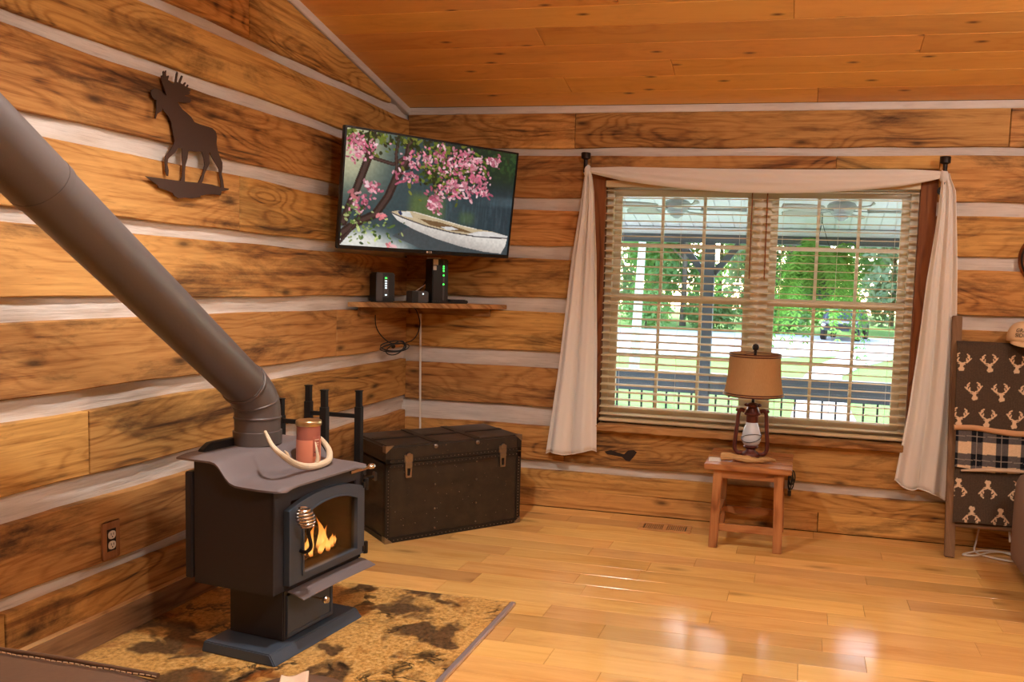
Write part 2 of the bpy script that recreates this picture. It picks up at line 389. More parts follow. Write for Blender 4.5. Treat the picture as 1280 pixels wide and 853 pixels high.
def board(name, parent, x0, x1, y0, y1, z0, z1, mat, bevel=0.003, axis=None):
    """wood box with UVs along its longest side"""
    mb = MB().bx(x0, x1, y0, y1, z0, z1); ext = [x1-x0, y1-y0, z1-z0]; a = ext.index(max(ext)) if axis is None else axis
    o_ = [i for i in range(3) if i != a]; u0 = uvo()
    me_o = mb.build(name, mat, parent, bevel=bevel)
    me = me_o.data; ul = me.uv_layers.new(name='UVMap')
    for lp in me.loops:
        co = me.vertices[lp.vertex_index].co; ul.data[lp.index].uv = (co[a]+u0[0], co[o_[0]]+co[o_[1]]*0.9+u0[1])
    return me_o
def uvify(o, a=0, u0=None):
    me = o.data; ul = me.uv_layers.new(name='UVMap'); u0 = u0 or uvo(); o_ = [i for i in range(3) if i != a]
    for lp in me.loops:
        co = me.vertices[lp.vertex_index].co; ul.data[lp.index].uv = (co[a]+u0[0], co[o_[0]]+co[o_[1]]*0.9+u0[1])
    return o

# ------------------------------------------------------------ room shell
RX, RY, RIDGE, CS = 6.0, -6.6, -3.3, 0.222
CZ0 = 2.662
def ceil_z(y): return CZ0 + CS*(-y if y > RIDGE else -(RY-y))

# left wall: planks run along y, faces at x=0, chinking recessed
fl = lambda a, b, d: (-d, a, b)
wl_ = struct('wall_left', MB().prism([(0.16, -0.02), (0.16, CZ0-0.04), (RIDGE, ceil_z(RIDGE)+0.0), (RY-0.16, CZ0-0.04), (RY-0.16, -0.02)], fl, 0.12, 0.052), M['dark'])
LEFT = [(2.642, 3.05, [-1.69, -4.4], 1), (2.372, 2.585, [-3.6], 0), (2.044, 2.312, [-4.1], 0), (1.709, 1.968, [-1.764, -4.6], 0), (1.39, 1.65, [-3.3], 0),
        (1.035, 1.308, [-0.89, -3.9], 0), (0.697, 0.953, [-2.664, -4.8], 0), (0.332, 0.594, [-4.0], 0), (0.128, 0.277, [-3.034, -5.2], 0), (0.002, 0.126, [-3.6], 2)]
topl = lambda y: ceil_z(y)-0.05
for i, (z0, z1, js, kind) in enumerate(LEFT):
    ys = [0.007]+js+[RY]
    for a, b in zip(ys[:-1], ys[1:]):
        f = fl if kind != 2 else (lambda a_, b_, d: (0.030-d, a_, b_))
        if kind == 2: pl = wavy(b+0.002, a-0.002, z0, z1, 0.0, 0.001, 0.4, seed=i)
        else: pl = wavy(b+0.002, a-0.002, z0, z1, 0.007, 0.007, 0.13, topl if i == 0 else None, seed=i*3.3)
        plank(wl_, pl, f, 0.05, M['log'] if kind != 2 else M['greylog'])
# gable boards above
for z0, z1 in ((3.06, 3.4),):
    plank(wl_, wavy(-4.6, -2.0, z0, z1, 0, 0, 0.1, topl, 4.4), fl, 0.05, M['log'])
LCH = [(2.575, 2.652), (2.302, 2.382), (1.958, 2.054), (1.64, 1.719), (1.298, 1.40), (0.943, 1.045), (0.584, 0.707), (0.267, 0.342)]
def chinking(parent, a0, a1, z0, z1, fn, seed):
    """trowelled mortar strip, slightly bellied and rough"""
    n = max(4, int((a1-a0)/0.05)); mb = MB(); uv = []
    rows = []
    for j in range(7):
        t = j/6.0; r = []
        for i in range(n+1):
            a = a0+(a1-a0)*i/n; z = z0+(z1-z0)*t
            d = 0.037+0.009*mnoise.noise(Vector((a*6, z*36, seed)))+0.005*mnoise.noise(Vector((a*21, z*70, seed+5)))-0.014*(t-0.15)
            r.append(fn(a, z, d)); uv.append((a+seed*3, z))
        rows.append(r)
    mb.quadgrid(rows); mb.uv = uv
    return mb.build('chinking', M['chink'], parent, smooth=True, angle=80)
for i, (z0, z1) in enumerate(LCH): chinking(wl_, RY, 0.05, z0, z1, fl, i*7.7)

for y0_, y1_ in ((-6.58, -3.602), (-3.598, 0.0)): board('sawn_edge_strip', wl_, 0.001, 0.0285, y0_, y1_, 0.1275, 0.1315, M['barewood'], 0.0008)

# back wall with the window opening
WX0, WX1, WZ0, WZ1 = 1.389, 3.334, 0.600, 2.190
fb = lambda a, b, d: (a, d, b)
wb_ = struct('wall_back', MB().prism([(-0.12, -0.02), (RX+0.12, -0.02), (RX+0.12, CZ0), (-0.12, CZ0)], fb, 0.16, 0.052, [(WX0, WZ0), (WX1, WZ0), (WX1, WZ1), (WX0, WZ1)]), M['dark'])
CX0, CX1 = 1.286, 3.428                     # outer edges of the window casing
BACK = [(2.397, 2.622, [1.173, 3.804], False), (2.073, 2.345, [0.62, 2.831], True), (1.757, 1.993, [4.4], True), (1.409, 1.674, [4.1], True), (1.051, 1.318, [4.8], True),
        (0.68, 0.943, [4.3], True), (0.313, 0.548, [1.164, 4.9], False), (0.127, 0.250, [5.0], False), (0.002, 0.126, [2.84], False)]
for i, (z0, z1, js, cut) in enumerate(BACK):
    xs = [-0.006]+js+[RX]
    for a, b in zip(xs[:-1], xs[1:]):
        segs = [(a, b)]
        if cut:
            segs = []
            if a < CX0: segs.append((a, min(b, CX0)))
            if b > CX1: segs.append((max(a, CX1), b))
            if z0 < 2.2 < z1:      # the board over the window is notched: only its upper strip crosses
                lo, hi = max(a, CX0), min(b, CX1)
                if hi-lo > 0.05: plank(wb_, wavy(lo+0.001, hi-0.001, 2.268, z1, 0.002, 0.006, 0.13, seed=i*5.1), fb, 0.05, M['log'])
        for s0, s1 in segs:
            if s1-s0 > 0.03: plank(wb_, wavy(s0+0.002, s1-0.002, z0, z1, 0.006 if i < 8 else 0.0, 0.006, 0.13, seed=i*5.1), fb, 0.05, M['log'])
BCH = [(2.335, 2.405, 0), (1.983, 2.083, 1), (1.664, 1.767, 1), (1.308, 1.419, 1), (0.933, 1.061, 1), (0.540, 0.690, 1), (0.240, 0.323, 0)]
for i, (z0, z1, cut) in enumerate(BCH):
    for a, b in (((-0.05, CX0), (CX1, RX)) if cut else ((-0.05, RX),)): chinking(wb_, a, b, z0, z1, fb, 60+i*5.3)

KNOT = [(1.442, 0.409), (1.487, 0.422), (1.538, 0.408), (1.576, 0.401), (1.601, 0.428), (1.638, 0.433), (1.662, 0.422), (1.646, 0.394), (1.616, 0.356), (1.591, 0.358), (1.564, 0.381), (1.513, 0.386), (1.462, 0.392)]
MB().prism(ccw(KNOT), fb, 0.004, -0.0012).build('knot_hole', plain('charred_knot', rgb(40, 26, 18), 0.9, 0, 60.0, 0.6), wb_)

# the walls behind the camera
for nm, mb in (('wall_right', MB().prism([(0.16, 0), (0.16, CZ0), (RIDGE, ceil_z(RIDGE)), (RY, CZ0), (RY, 0)], lambda a, b, d: (RX+d, a, b), 0.12, 0.0)),
               ('wall_front', MB().bx(-0.1, RX+0.1, RY-0.12, RY, 0, CZ0))):
    uvify(struct(nm, mb, M['log']), 1 if nm == 'wall_right' else 0)

# floor
fo = struct('floor', MB().bx(-0.1, RX+0.1, RY-0.1, 0.1, -0.08, -0.020), M['dark'])
ff = lambda a, b, d: (a, b, -d)
row = 0; y = -0.002; W = 0.152
while y-W > RY-0.1:
    x = -0.0 - RNG.uniform(0, 0.9)
    while x < RX:
        ln = RNG.uniform(0.55, 1.35) if y > -3.4 else RNG.uniform(1.6, 2.4)
        a, b = max(x, 0.004), min(x+ln, RX-0.004)
        if b-a > 0.05: plank(fo, [(a+0.0006, y-W+0.0006), (b-0.0006, y-W+0.0006), (b-0.0006, y-0.0006), (a+0.0006, y-0.0006)], ff, 0.02, M['floor'], cham=0.0012)
        x += ln
    y -= W; row += 1

# ceiling: tongue-and-groove pine following the slope
ce = struct('ceiling', MB().prism([(0.16, CZ0+0.005+0.025), (RIDGE, ceil_z(RIDGE)+0.03), (RY-0.1, CZ0+0.03), (RY-0.1, CZ0+0.15), (RIDGE, ceil_z(RIDGE)+0.15), (0.16, CZ0+0.15)], lambda a, b, d: (d, a, b), -0.12, RX+0.12), M['dark'])
cs_ = math.sqrt(1+CS*CS); nrm = Vector((0, CS, 1)).normalized()
def fc(a, b, d):  # a along x, b down-slope distance from the back wall (positive towards the camera)
    yy = -b/cs_; return (a, yy+nrm.y*d, CZ0-CS*yy+nrm.z*d)
b = 0.01; k = 0; W = 0.192; cj = {0: [2.7, 4.6], 1: [1.2, 4.0], 2: [1.88, 4.9], 3: [3.21, 5.2], 4: [1.2, 3.9], 5: [2.56, 4.7], 6: [1.7, 3.6]}
while b < -RIDGE*cs_-0.05:
    xs = [0.004]+cj.get(k, [RNG.uniform(0.8, 2.4), RNG.uniform(3.2, 5.0)])+[RX-0.004]; b2 = min(b+W, -RIDGE*cs_)
    for x0, x1 in zip(xs[:-1], xs[1:]): plank(ce, ccw([(x0+0.0008, b+0.0006), (x1-0.0008, b+0.0006), (x1-0.0008, b2-0.0006), (x0+0.0008, b2-0.0006)]), fc, 0.022, M['pine'], cham=0.004)
    b += W; k += 1
def fc2(a, b, d):
    yy = RY+b/cs_; return (a, yy-nrm.y*d, CZ0+CS*(b/cs_)+nrm.z*d)
b = 0.0
while b < -RIDGE*cs_-0.05:
    b2 = min(b+0.384, -RIDGE*cs_); plank(ce, ccw([(0.004, b+0.001), (RX-0.004, b+0.001), (RX-0.004, b2-0.001), (0.004, b2-0.001)]), fc2, 0.022, M['pine']); b += 0.384

# trims where ceiling meets the walls
t1 = MB().prism(ccw([(0.0, 2.618), (RX, 2.618), (RX, 2.664), (0.0, 2.664)]), fb, 0.05, -0.008); tr1 = uvify(struct('trim_1', t1, M['trim'], bevel=0.003), 0)
pl = ccw([(0.0, ceil_z(0)-0.044), (0.0, ceil_z(0)+0.004), (RIDGE, ceil_z(RIDGE)+0.004), (RIDGE, ceil_z(RIDGE)-0.044)])
tr2 = uvify(struct('trim_2', MB().prism(pl, fl, 0.05, -0.008), M['trim'], bevel=0.003), 1)
pl = ccw([(RY, ceil_z(RY)-0.044), (RY, ceil_z(RY)+0.004), (RIDGE, ceil_z(RIDGE)+0.004), (RIDGE, ceil_z(RIDGE)-0.044)])
uvify(struct('trim_3', MB().prism(pl, fl, 0.05, -0.008), M['trim'], bevel=0.003), 1)
# window casing boards and rough sill
tr4 = sstruct('trim_4', (2.36, 0, 1.4))
def cboard(nm, x0, x1, y0, y1, z0, z1, m, **k):
    o = board(nm, tr4, x0-2.36, x1-2.36, y0, y1, z0-1.4, z1-1.4, m, **k); return o
cboard('casing_board', CX0+0.001, WX0, 0.006, 0.05, 0.63, 2.266, M['casing']); cboard('casing_board', WX1, CX1-0.001, 0.006, 0.05, 0.63, 2.266, M['casing'])
cboard('header_board', WX0, WX1, 0.006, 0.05, 2.190, 2.266, M['casing'])
for nm, x0, x1, z0, z1 in (('jamb_board', WX0-0.012, WX0, WZ0, WZ1), ('jamb_board', WX1, WX1+0.012, WZ0, WZ1), ('jamb_board', WX0, WX1, WZ1, WZ1+0.012)):
    cboard(nm, x0, x1, 0.05, 0.17, z0, z1, M['casing'], bevel=0)
# rough live-edge sill
sl = MB(); n = 60; rows = []
for j, (yy, zz) in enumerate(((0.15, 0.600), (-0.055, 0.600), (-0.064, 0.592), (-0.060, 0.56), (-0.045, 0.553), (0.15, 0.553))):
    rows.append([(1.394+(3.318-1.394)*i/n, yy-(0.014*mnoise.noise(Vector((i*0.35, j*0.6, 2.2))) if yy < 0 else 0), zz+(0.007*mnoise.noise(Vector((i*0.5, j, 7.7))) if yy < 0 else 0)) for i in range(n+1)])
sl.quadgrid(rows, False, True); b_ = len(sl.v); nn = n+1
sl.f.append(tuple(j*nn for j in range(6))); sl.f.append(tuple(j*nn+n for j in range(5, -1, -1)))
uvify(struct('trim_5', sl, M['liveedge'], smooth=True), 0)

# ------------------------------------------------------------ windows (two double-hung units, six panes per sash)
def window(name, x0, x1):
    w = sstruct(name, ((x0+x1)/2, 0.11, WZ0)); cx = (x0+x1)/2; H = WZ1-WZ0; hw = (x1-x0)/2
    fr = MB().prism([(-hw, 0), (hw, 0), (hw, H), (-hw, H)], lambda a, b_, d: (a, d, b_), 0.05, -0.045, [(-hw+0.045, 0.05), (hw-0.045, 0.05), (hw-0.045, H-0.045), (-hw+0.045, H-0.045)])
    fr.build('window_frame', M['vinyl'], w, bevel=0.003)
    zm = 1.435-WZ0
    for nm, z0, z1, yo in (('upper_sash', zm-0.022, H-0.045, 0.012), ('lower_sash', 0.05, zm+0.026, -0.018)):
        a0, a1 = -hw+0.045, hw-0.045; st = 0.048
        s = MB().prism([(a0, z0), (a1, z0), (a1, z1), (a0, z1)], lambda a, b_, d: (a, d, b_), yo+0.014, yo-0.014, [(a0+st, z0+st), (a1-st, z0+st), (a1-st, z1-st), (a0+st, z1-st)])
        so = s.build(nm, M['vinyl'], w, bevel=0.003)
        gx0, gx1, gz0, gz1 = a0+st, a1-st, z0+st, z1-st
        for k in (1, 2):
            xx = gx0+(gx1-gx0)*k/3; MB().bx(xx-0.010, xx+0.010, yo-0.008, yo+0.008, gz0, gz1).build('muntin', M['vinyl'], so)
        zz = (gz0+gz1)/2; MB().bx(gx0, gx1, yo-0.0085, yo+0.0085, zz-0.011, zz+0.011).build('muntin', M['vinyl'], so)
        for i in range(3):
            for j in range(2):
                p0, p1 = gx0+(gx1-gx0)*i/3, gx0+(gx1-gx0)*(i+1)/3; q0, q1 = gz0+(gz1-gz0)*j/2, gz0+(gz1-gz0)*(j+1)/2
                MB().bx(p0, p1, yo-0.002, yo+0.002, q0, q1).build('pane', M['glass'], so)
    return w
window('window_1', WX0, 2.395); window('window_2', 2.405, WX1)
struct('trim_6', MB().bx(2.345, 2.455, 0.048, 0.064, WZ0+0.003, WZ1-0.003), M['vinyl'], bevel=0.003)

# blinds, one in front of each window
def blind(x0, x1, tilt, label):
    cx = (x0+x1)/2; hw = (x1-x0)/2
    t = thing('window_blind', label, 'blind', (cx, 0.020, 0.60))
    MB().bx(-hw, hw, -0.028, 0.026, 1.545, 1.588).build('headrail', M['blind'], t, bevel=0.003)
    a = math.radians(tilt); n = 31; pitch = 0.0487
    sm = MB(); rows = []
    for k in range(7):
        q = -1+2*k/6; w = 0.025*q; sag = 0.0025*(1-q*q)
        rows.append([(-hw+0.004, w*math.cos(a)+sag*math.sin(a)*-1, w*math.sin(a)+sag*math.cos(a)), (hw-0.004, w*math.cos(a)-sag*math.sin(a), w*math.sin(a)+sag*math.cos(a))])
    for k in range(6, -1, -1):
        r = rows[k]; rows.append([(p[0], p[1], p[2]-0.0024) for p in r])
    sm.quadgrid(rows, False, True); N = len(rows); sm.f.append(tuple(2*i for i in range(N))); sm.f.append(tuple(2*i+1 for i in range(N-1, -1, -1)))
    me = sm.mesh('slat'); me.materials.append(M['blind']); me.polygons.foreach_set('use_smooth', [True]*len(me.polygons)); me.set_sharp_from_angle(angle=0.6)
    for i in range(n):
        o = bpy.data.objects.new('slat', me); COL.objects.link(o); o.parent = t; o.location = (0, 0, 0.066+pitch*i)
    MB().bx(-hw+0.003, hw-0.003, -0.026, 0.024, 0.016, 0.036).build('bottom_rail', M['blind'], t, bevel=0.004)
    for xx in (-hw+0.13, 0.0, hw-0.13):
        MB().tube([(xx, -0.0275, 0.03), (xx, -0.0275, 1.55)], 0.0011, 4).build('ladder_cord', M['cord'], t)
    return t
b1 = blind(1.393, 2.398, 9, 'cream slatted blind over the window whose porch view has the grey braced post')
b2 = blind(2.402, 3.330, 2, 'cream slatted blind over the window that looks out on the hanging fern')
MB().tube([(0.440, -0.034, 1.54), (0.444, -0.036, 0.98)], 0.004, 6).build('tilt_wand', M['casing'], b1)
MB().tube([(-0.437, -0.034, 1.54), (-0.433, -0.036, 0.98)], 0.004, 6).build('tilt_wand', M['casing'], b2)

def wb(mb, name, mat, parent, **k):
    """build a mesh given in world coordinates under an unrotated parent"""
    l = parent.location; mb.v = [(p[0]-l.x, p[1]-l.y, p[2]-l.z) for p in mb.v]; return mb.build(name, mat, parent, **k)
def interp(tab, z):
    for (z0, a0), (z1, a1) in zip(tab[:-1], tab[1:]):
        if z0 >= z >= z1: t = (z0-z)/(z0-z1); return a0+(a1-a0)*t
    return tab[0][1] if z > tab[0][0] else tab[-1][1]

# ------------------------------------------------------------ hearth pad
hp = thing('hearth_pad', 'gold and brown granite hearth slab with a metal edge strip under the stove', 'hearth', (0.72, -2.5, 0.0))
wb(MB().bx(0.032, 1.418, -3.27, -1.735, 0.0005, 0.014), 'granite_slab', M['granite'], hp, bevel=0.002)
wb(MB().bx(1.418, 1.442, -3.27, -1.735, 0.0005, 0.018), 'edge_strip', M['metalstrip'], hp, bevel=0.003)
HZ = 0.014

# ------------------------------------------------------------ wood stove
st = thing('wood_stove', 'black cast iron wood stove on a pedestal with a fire behind arched door glass', 'stove', (0.752, -2.587, HZ), 1.45)
def fst(a, b, d): return (a, d, b)
base_top, base_bot = [(-0.04, -0.018), (0.49, -0.018), (0.49, 0.303), (-0.04, 0.303)], [(-0.046, -0.05), (0.496, -0.05), (0.496, 0.31), (-0.046, 0.31)]
mb = MB(); mb.v = [(x, y, 0.0) for x, y in base_bot]+[(x, y, 0.042) for x, y in base_top]
mb.f = [(3, 2, 1, 0), (4, 5, 6, 7)]+[(i, (i+1) % 4, (i+1) % 4+4, i+4) for i in range(4)]
mb.build('pedestal_base', M['irondaylit'], st, bevel=0.004)
ped = MB().bx(0.076, 0.38, 0.017, 0.285, 0.042, 0.262).build('pedestal', M['iron'], st, bevel=0.004)
MB().prism([(0.090, 0.052), (0.366, 0.052), (0.366, 0.225), (0.090, 0.225)], fst, 0.018, 0.008, [(0.106, 0.068), (0.350, 0.068), (0.350, 0.21), (0.106, 0.21)]).build('ash_door_frame', M['irondaylit'], ped, bevel=0.002)
MB().bx(0.106, 0.350, 0.012, 0.018, 0.068, 0.21).build('ash_door_panel', M['irondaylit'], ped)
# firebox built from plates so that the fire really sits inside
zb, zf, zr = 0.252, 0.665, 0.752
side = [(0.0, zb), (0.39, zb), (0.39, zr), (0.27, zr), (0.245, zr-0.008), (0.215, zf+0.03), (0.185, zf+0.006), (0.15, zf), (0.0, zf)]
body = MB()
for u0, u1 in ((0.0, 0.012), (0.524, 0.536)): body.prism(ccw(side), lambda a, b, d: (d, a, b), u0, u1)
body.bx(0.012, 0.524, 0.378, 0.39, zb, zr); body.bx(0.012, 0.524, 0.0, 0.378, zb, zb+0.03)
body.prism([(0.0, zb), (0.536, zb), (0.536, zf), (0.0, zf)], fst, 0.012, 0.0, [(0.10, zb+0.055), (0.50, zb+0.055), (0.50, zf-0.06), (0.10, zf-0.06)])
body.build('firebox', M['iron'], st, bevel=0.003)
ins = MB(); ins.bx(0.02, 0.516, 0.366, 0.376, zb+0.03, zf); ins.bx(0.014, 0.03, 0.013, 0.37, zb+0.03, zf); ins.bx(0.506, 0.522, 0.013, 0.37, zb+0.03, zf); ins.bx(0.02, 0.516, 0.013, 0.37, zb+0.031, zb+0.042); ins.bx(0.02, 0.516, 0.013, 0.37, zf-0.03, zf-0.02)
ins.build('firebrick_lining', M['soot'], st)
MB().bx(-0.008, 0.544, 0.395, 0.428, 0.27, 0.70).build('rear_heat_shield', M['iron'], st, bevel=0.004)
MB().prism(ccw([(0.06, 0.70), (0.48, 0.70), (0.48, 0.775), (0.44, 0.80), (0.10, 0.80), (0.06, 0.775)]), fst, 0.43, 0.40).build('rear_shield_top', M['black'], st, bevel=0.003)
# stepped top plate with the S-curve and rounded front corners
prof = [(-0.040, 0.671), (-0.034, 0.674), (-0.02, 0.675), (0.05, 0.677), (0.12, 0.678), (0.16, 0.680), (0.185, 0.688), (0.205, 0.704), (0.222, 0.724), (0.24, 0.745), (0.258, 0.757), (0.28, 0.762), (0.34, 0.762), (0.45, 0.762)]
def topplate(dz):
    rows = []
    for v, z in prof:
        r = 0.055; q = max(0.0, (-0.040+r)-v); ins_ = r-math.sqrt(max(r*r-q*q, 0.0))
        rows.append([(-0.026+ins_+(0.588-2*ins_)*k/24, v-0.0*dz, z+dz-0.010*max(0, (abs(k/12-1)-0.75)/0.25)**2) for k in range(25)])
    return rows
mb = MB(); A = topplate(0.006); Bt = topplate(-0.002); mb.quadgrid(A); nA = len(mb.v); mb.quadgrid(Bt)
nr, nc = len(prof), 25
ring = [(0, j) for j in range(nc)]+[(i, nc-1) for i in range(1, nr)]+[(nr-1, j) for j in range(nc-2, -1, -1)]+[(i, 0) for i in range(nr-2, 0, -1)]
for (i, j), (i2, j2) in zip(ring, ring[1:]+ring[:1]): mb.f.append((i*nc+j, i2*nc+j2, nA+i2*nc+j2, nA+i*nc+j))
mb.build('top_plate', M['stovetop'], st, smooth=True, angle=50)
# arched door
def arch(u0, u1, z0, zs, za, n=14, rc=0.02):
    pts = [(u0, z0), (u1, z0)]
    for k in range(n+1):
        t = k/n; u = u1+(u0-u1)*t; pts.append((u, zs+(za-zs)*(1-abs(2*t-1)**2.2)))
    return pts
do = arch(0.055, 0.527, 0.280, 0.578, 0.622); di_ = arch(0.137, 0.474, 0.312, 0.538, 0.574)
door = MB().prism(do, fst, -0.002, -0.030, di_).build('door', M['irondaylit'], st, bevel=0.006)
MB().prism(arch(0.125, 0.486, 0.300, 0.544, 0.582), fst, -0.012, -0.017).build('door_glass', M['stoveglass'], door)
MB().prism(arch(0.127, 0.484, 0.302, 0.542, 0.580), fst, -0.0305, -0.034, arch(0.137, 0.474, 0.312, 0.538, 0.574)).build('glass_retainer', M['irondaylit'], door)
for zz in (0.30, 0.585):
    h = MB().lathe([(0.011, -0.026), (0.012, -0.02), (0.012, 0.02), (0.011, 0.026)], 10, (0.538, -0.028, zz)); h.bx(0.515, 0.54, -0.034, -0.024, zz-0.012, zz+0.012)
    h.build('hinge', M['black'], st, smooth=True)
h = MB().bar((0.44, -0.02, 0.655), (0.575, -0.025, 0.655), 0.012, 0.012); h.ball((0.582, -0.025, 0.656), 0.016, 10, 7, 1.4, 1, 0.8); h.build('draft_lever', M['chrome'], st, smooth=True)
# handle: black rod with a wound spring grip
hr = catmull([(0.118, -0.03, 0.405), (0.118, -0.058, 0.405), (0.130, -0.07, 0.425), (0.118, -0.07, 0.475), (0.105, -0.075, 0.515)], 8)
hd = MB().tube(hr, 0.0075, 8).build('door_handle', M['black'], st, smooth=True)
sp = MB(); pts = []; rad = []
for k in range(181):
    t = k/180; a = t*2*math.pi*6.5; rr = 0.010+0.024*math.sin(math.pi*(0.12+0.80*t)); pts.append((0.099-0.020*t+rr*math.cos(a), -0.076+rr*math.sin(a), 0.510+0.085*t)); rad.append(0.0042)
sp.tube(pts, rad, 6).build('spring_grip', M['chrome'], hd, smooth=True)
# ash lip and damper knob
mb = MB(); rows = []
for v, z in ((0.004, 0.250), (-0.02, 0.247), (-0.045, 0.240), (-0.072, 0.230), (-0.074, 0.226), (-0.045, 0.235), (-0.02, 0.242), (0.004, 0.245)): rows.append([(0.085+(0.465)*k/6, v, z-0.004*abs(k/3-1)**2) for k in range(7)])
mb.quadgrid(rows, False, True); mb.f.append(tuple(7*i for i in range(8))); mb.f.append(tuple(7*i+6 for i in range(7, -1, -1)))
mb.build('ash_lip', M['stovetop'], st, smooth=True, angle=40)
dk = MB().tube([(0.215, 0.02, 0.182), (0.215, -0.05, 0.180)], 0.004, 6); dk.lathe([(0.001, -0.088), (0.012, -0.086), (0.016, -0.078), (0.014, -0.066), (0.007, -0.058), (0.007, -0.05)], 14, (0.215, 0, 0.180), 'y')
dk.build('damper_knob', M['chrome'], st, smooth=True)
# logs and flames
def barkmat():
    t = NT('charred_log'); co = t.n('TexCoord').outputs['Object']; n = t.noise(co, 40.0, 4.0); t.bsdf(t.ramp(n, [(0.35, rgb(22, 16, 14)), (0.7, rgb(96, 70, 54))]), 0.95, 0, n, 0.8, 0.01); return t.m
M['char'] = barkmat()
for (a, b, r) in (((0.16, 0.085, 0.324), (0.48, 0.10, 0.326), 0.028), ((0.15, 0.18, 0.326), (0.47, 0.17, 0.326), 0.032), ((0.20, 0.11, 0.378), (0.45, 0.17, 0.380), 0.024)):
    a, b = Vector(a), Vector(b); pts = [a.lerp(b, k/8)+Vector((0, 0, 0.004*math.sin(k*2.1))) for k in range(9)]
    MB().tube(pts, [r*(1+0.1*math.sin(k*1.7)) for k in range(9)], 10).build('burning_log', M['char'], st, smooth=True)
def flame_mat():
    t = NT('flame'); z = t.n('SeparateXYZ', {0: t.n('TexCoord').outputs['Generated']}).outputs[2]
    e = t.n('Emission', {0: t.ramp(z, [(0.0, (1.0, 0.30, 0.05, 1)), (0.3, (1.0, 0.62, 0.18, 1)), (0.7, (1.0, 0.42, 0.08, 1)), (1.0, (0.9, 0.20, 0.03, 1))]), 1: 2.4}); tr = t.n('BsdfTransparent')
    fac = t.ramp(z, [(0.0, 0.1), (0.25, 0.6), (0.7, 0.45), (1.0, 0.03)])
    t.link(t.n('MixShader', {0: fac, 1: tr.outputs[0], 2: e.outputs[0]}).outputs[0], t.out.inputs[0]); return t.m
M['flame'] = flame_mat()
fl_ = [(0.175, 0.13, 0.07, 0.012), (0.20, 0.15, 0.16, 0.020), (0.225, 0.12, 0.085, 0.014), (0.245, 0.15, 0.185, 0.022), (0.265, 0.13, 0.10, 0.014), (0.29, 0.15, 0.12, 0.018), (0.32, 0.14, 0.075, 0.013), (0.35, 0.15, 0.06, 0.012), (0.16, 0.15, 0.11, 0.012)]
for k, (u, v, hh, r) in enumerate(fl_):
    n = 12; pts = []; rr = []
    for i in range(n+1):
        t = i/n; pts.append((u+0.10+0.014*math.sin(t*5+k*1.9)*t, v-0.085+0.01*math.sin(t*4+k), 0.325+hh*0.85*t)); rr.append(max(r*0.85*(0.45+0.9*math.sin(math.pi*min(1, t*1.05+0.1))**1.0)*(1-t)**0.55, 0.0006))
    MB().tube(pts, rr, 8, flat=0.6).build('flame', M['flame'], st, smooth=True)

# ------------------------------------------------------------ stove pipe
pb = Vector((0.436, -2.239, 0.784)); sp_ = thing('stove_pipe', 'dark grey metal flue pipe slanting up from the wood stove', 'stove pipe', pb)
def rings(pts, r, prof): pass
pl_ = MB().lathe([(0.098, 0.0), (0.098, 0.055), (0.092, 0.057), (0.092, 0.115)], 32).build('collar', M['pipe'], sp_, smooth=True, angle=40)
A0 = Vector((0, 0, 0.10)); A2 = Vector((-0.010, -0.055, 0.245)); D = (Vector((0.502, -3.263, 1.655))-Vector((0.395, -2.26, 0.99))).normalized()
el = [A0, A0+Vector((0, 0, 0.035)), A0+Vector((0, -0.006, 0.065)), A0+Vector((-0.002, -0.022, 0.100)), A2, A2+D*0.045]
MB().tube([tuple(p) for p in catmull(el, 5)], 0.0925, 32).build('elbow', M['pipe'], sp_, smooth=True, angle=40)
for q in (0, 1, 2):   # crimp rings of the adjustable elbow
    c = [A0+Vector((0, 0, 0.012)), A0+Vector((-0.001, -0.012, 0.080)), A2+D*0.03][q]; d = [Vector((0, 0, 1)), Vector((0, -0.32, 1)).normalized(), D][q]
    MB().tube([tuple(c-d*0.006), tuple(c-d*0.003), tuple(c+d*0.003), tuple(c+d*0.006)], [0.092, 0.0955, 0.0955, 0.092], 32).build('seam_ring', M['pipe'], sp_, smooth=True, angle=60)
B1 = A2+D*0.02; L1 = 1.28
MB().tube([tuple(B1), tuple(B1+D*L1)], 0.0885, 32).build('lower_pipe', M['pipe'], sp_, smooth=True, angle=40)
B2 = B1+D*L1
MB().tube([tuple(B2-D*0.03), tuple(B2-D*0.028), tuple(B2-D*0.002), tuple(B2)], [0.089, 0.0925, 0.0925, 0.089], 32).build('seam_ring', M['pipe'], sp_, smooth=True, angle=60)
B3 = B2+D*1.0
MB().tube([tuple(B2), tuple(B3)], 0.0915, 32).build('upper_pipe', M['pipe'], sp_, smooth=True, angle=40)
E2 = [B3-D*0.02, B3+D*0.08, B3+D*0.13+Vector((0, 0, 0.04)), B3+D*0.16+Vector((0, 0, 0.12)), B3+D*0.16+Vector((0, 0, 3.13-pb.z-B3.z))]
MB().tube([tuple(p) for p in catmull(E2, 5)], 0.092, 32).build('riser', M['pipe'], sp_, smooth=True, angle=40)

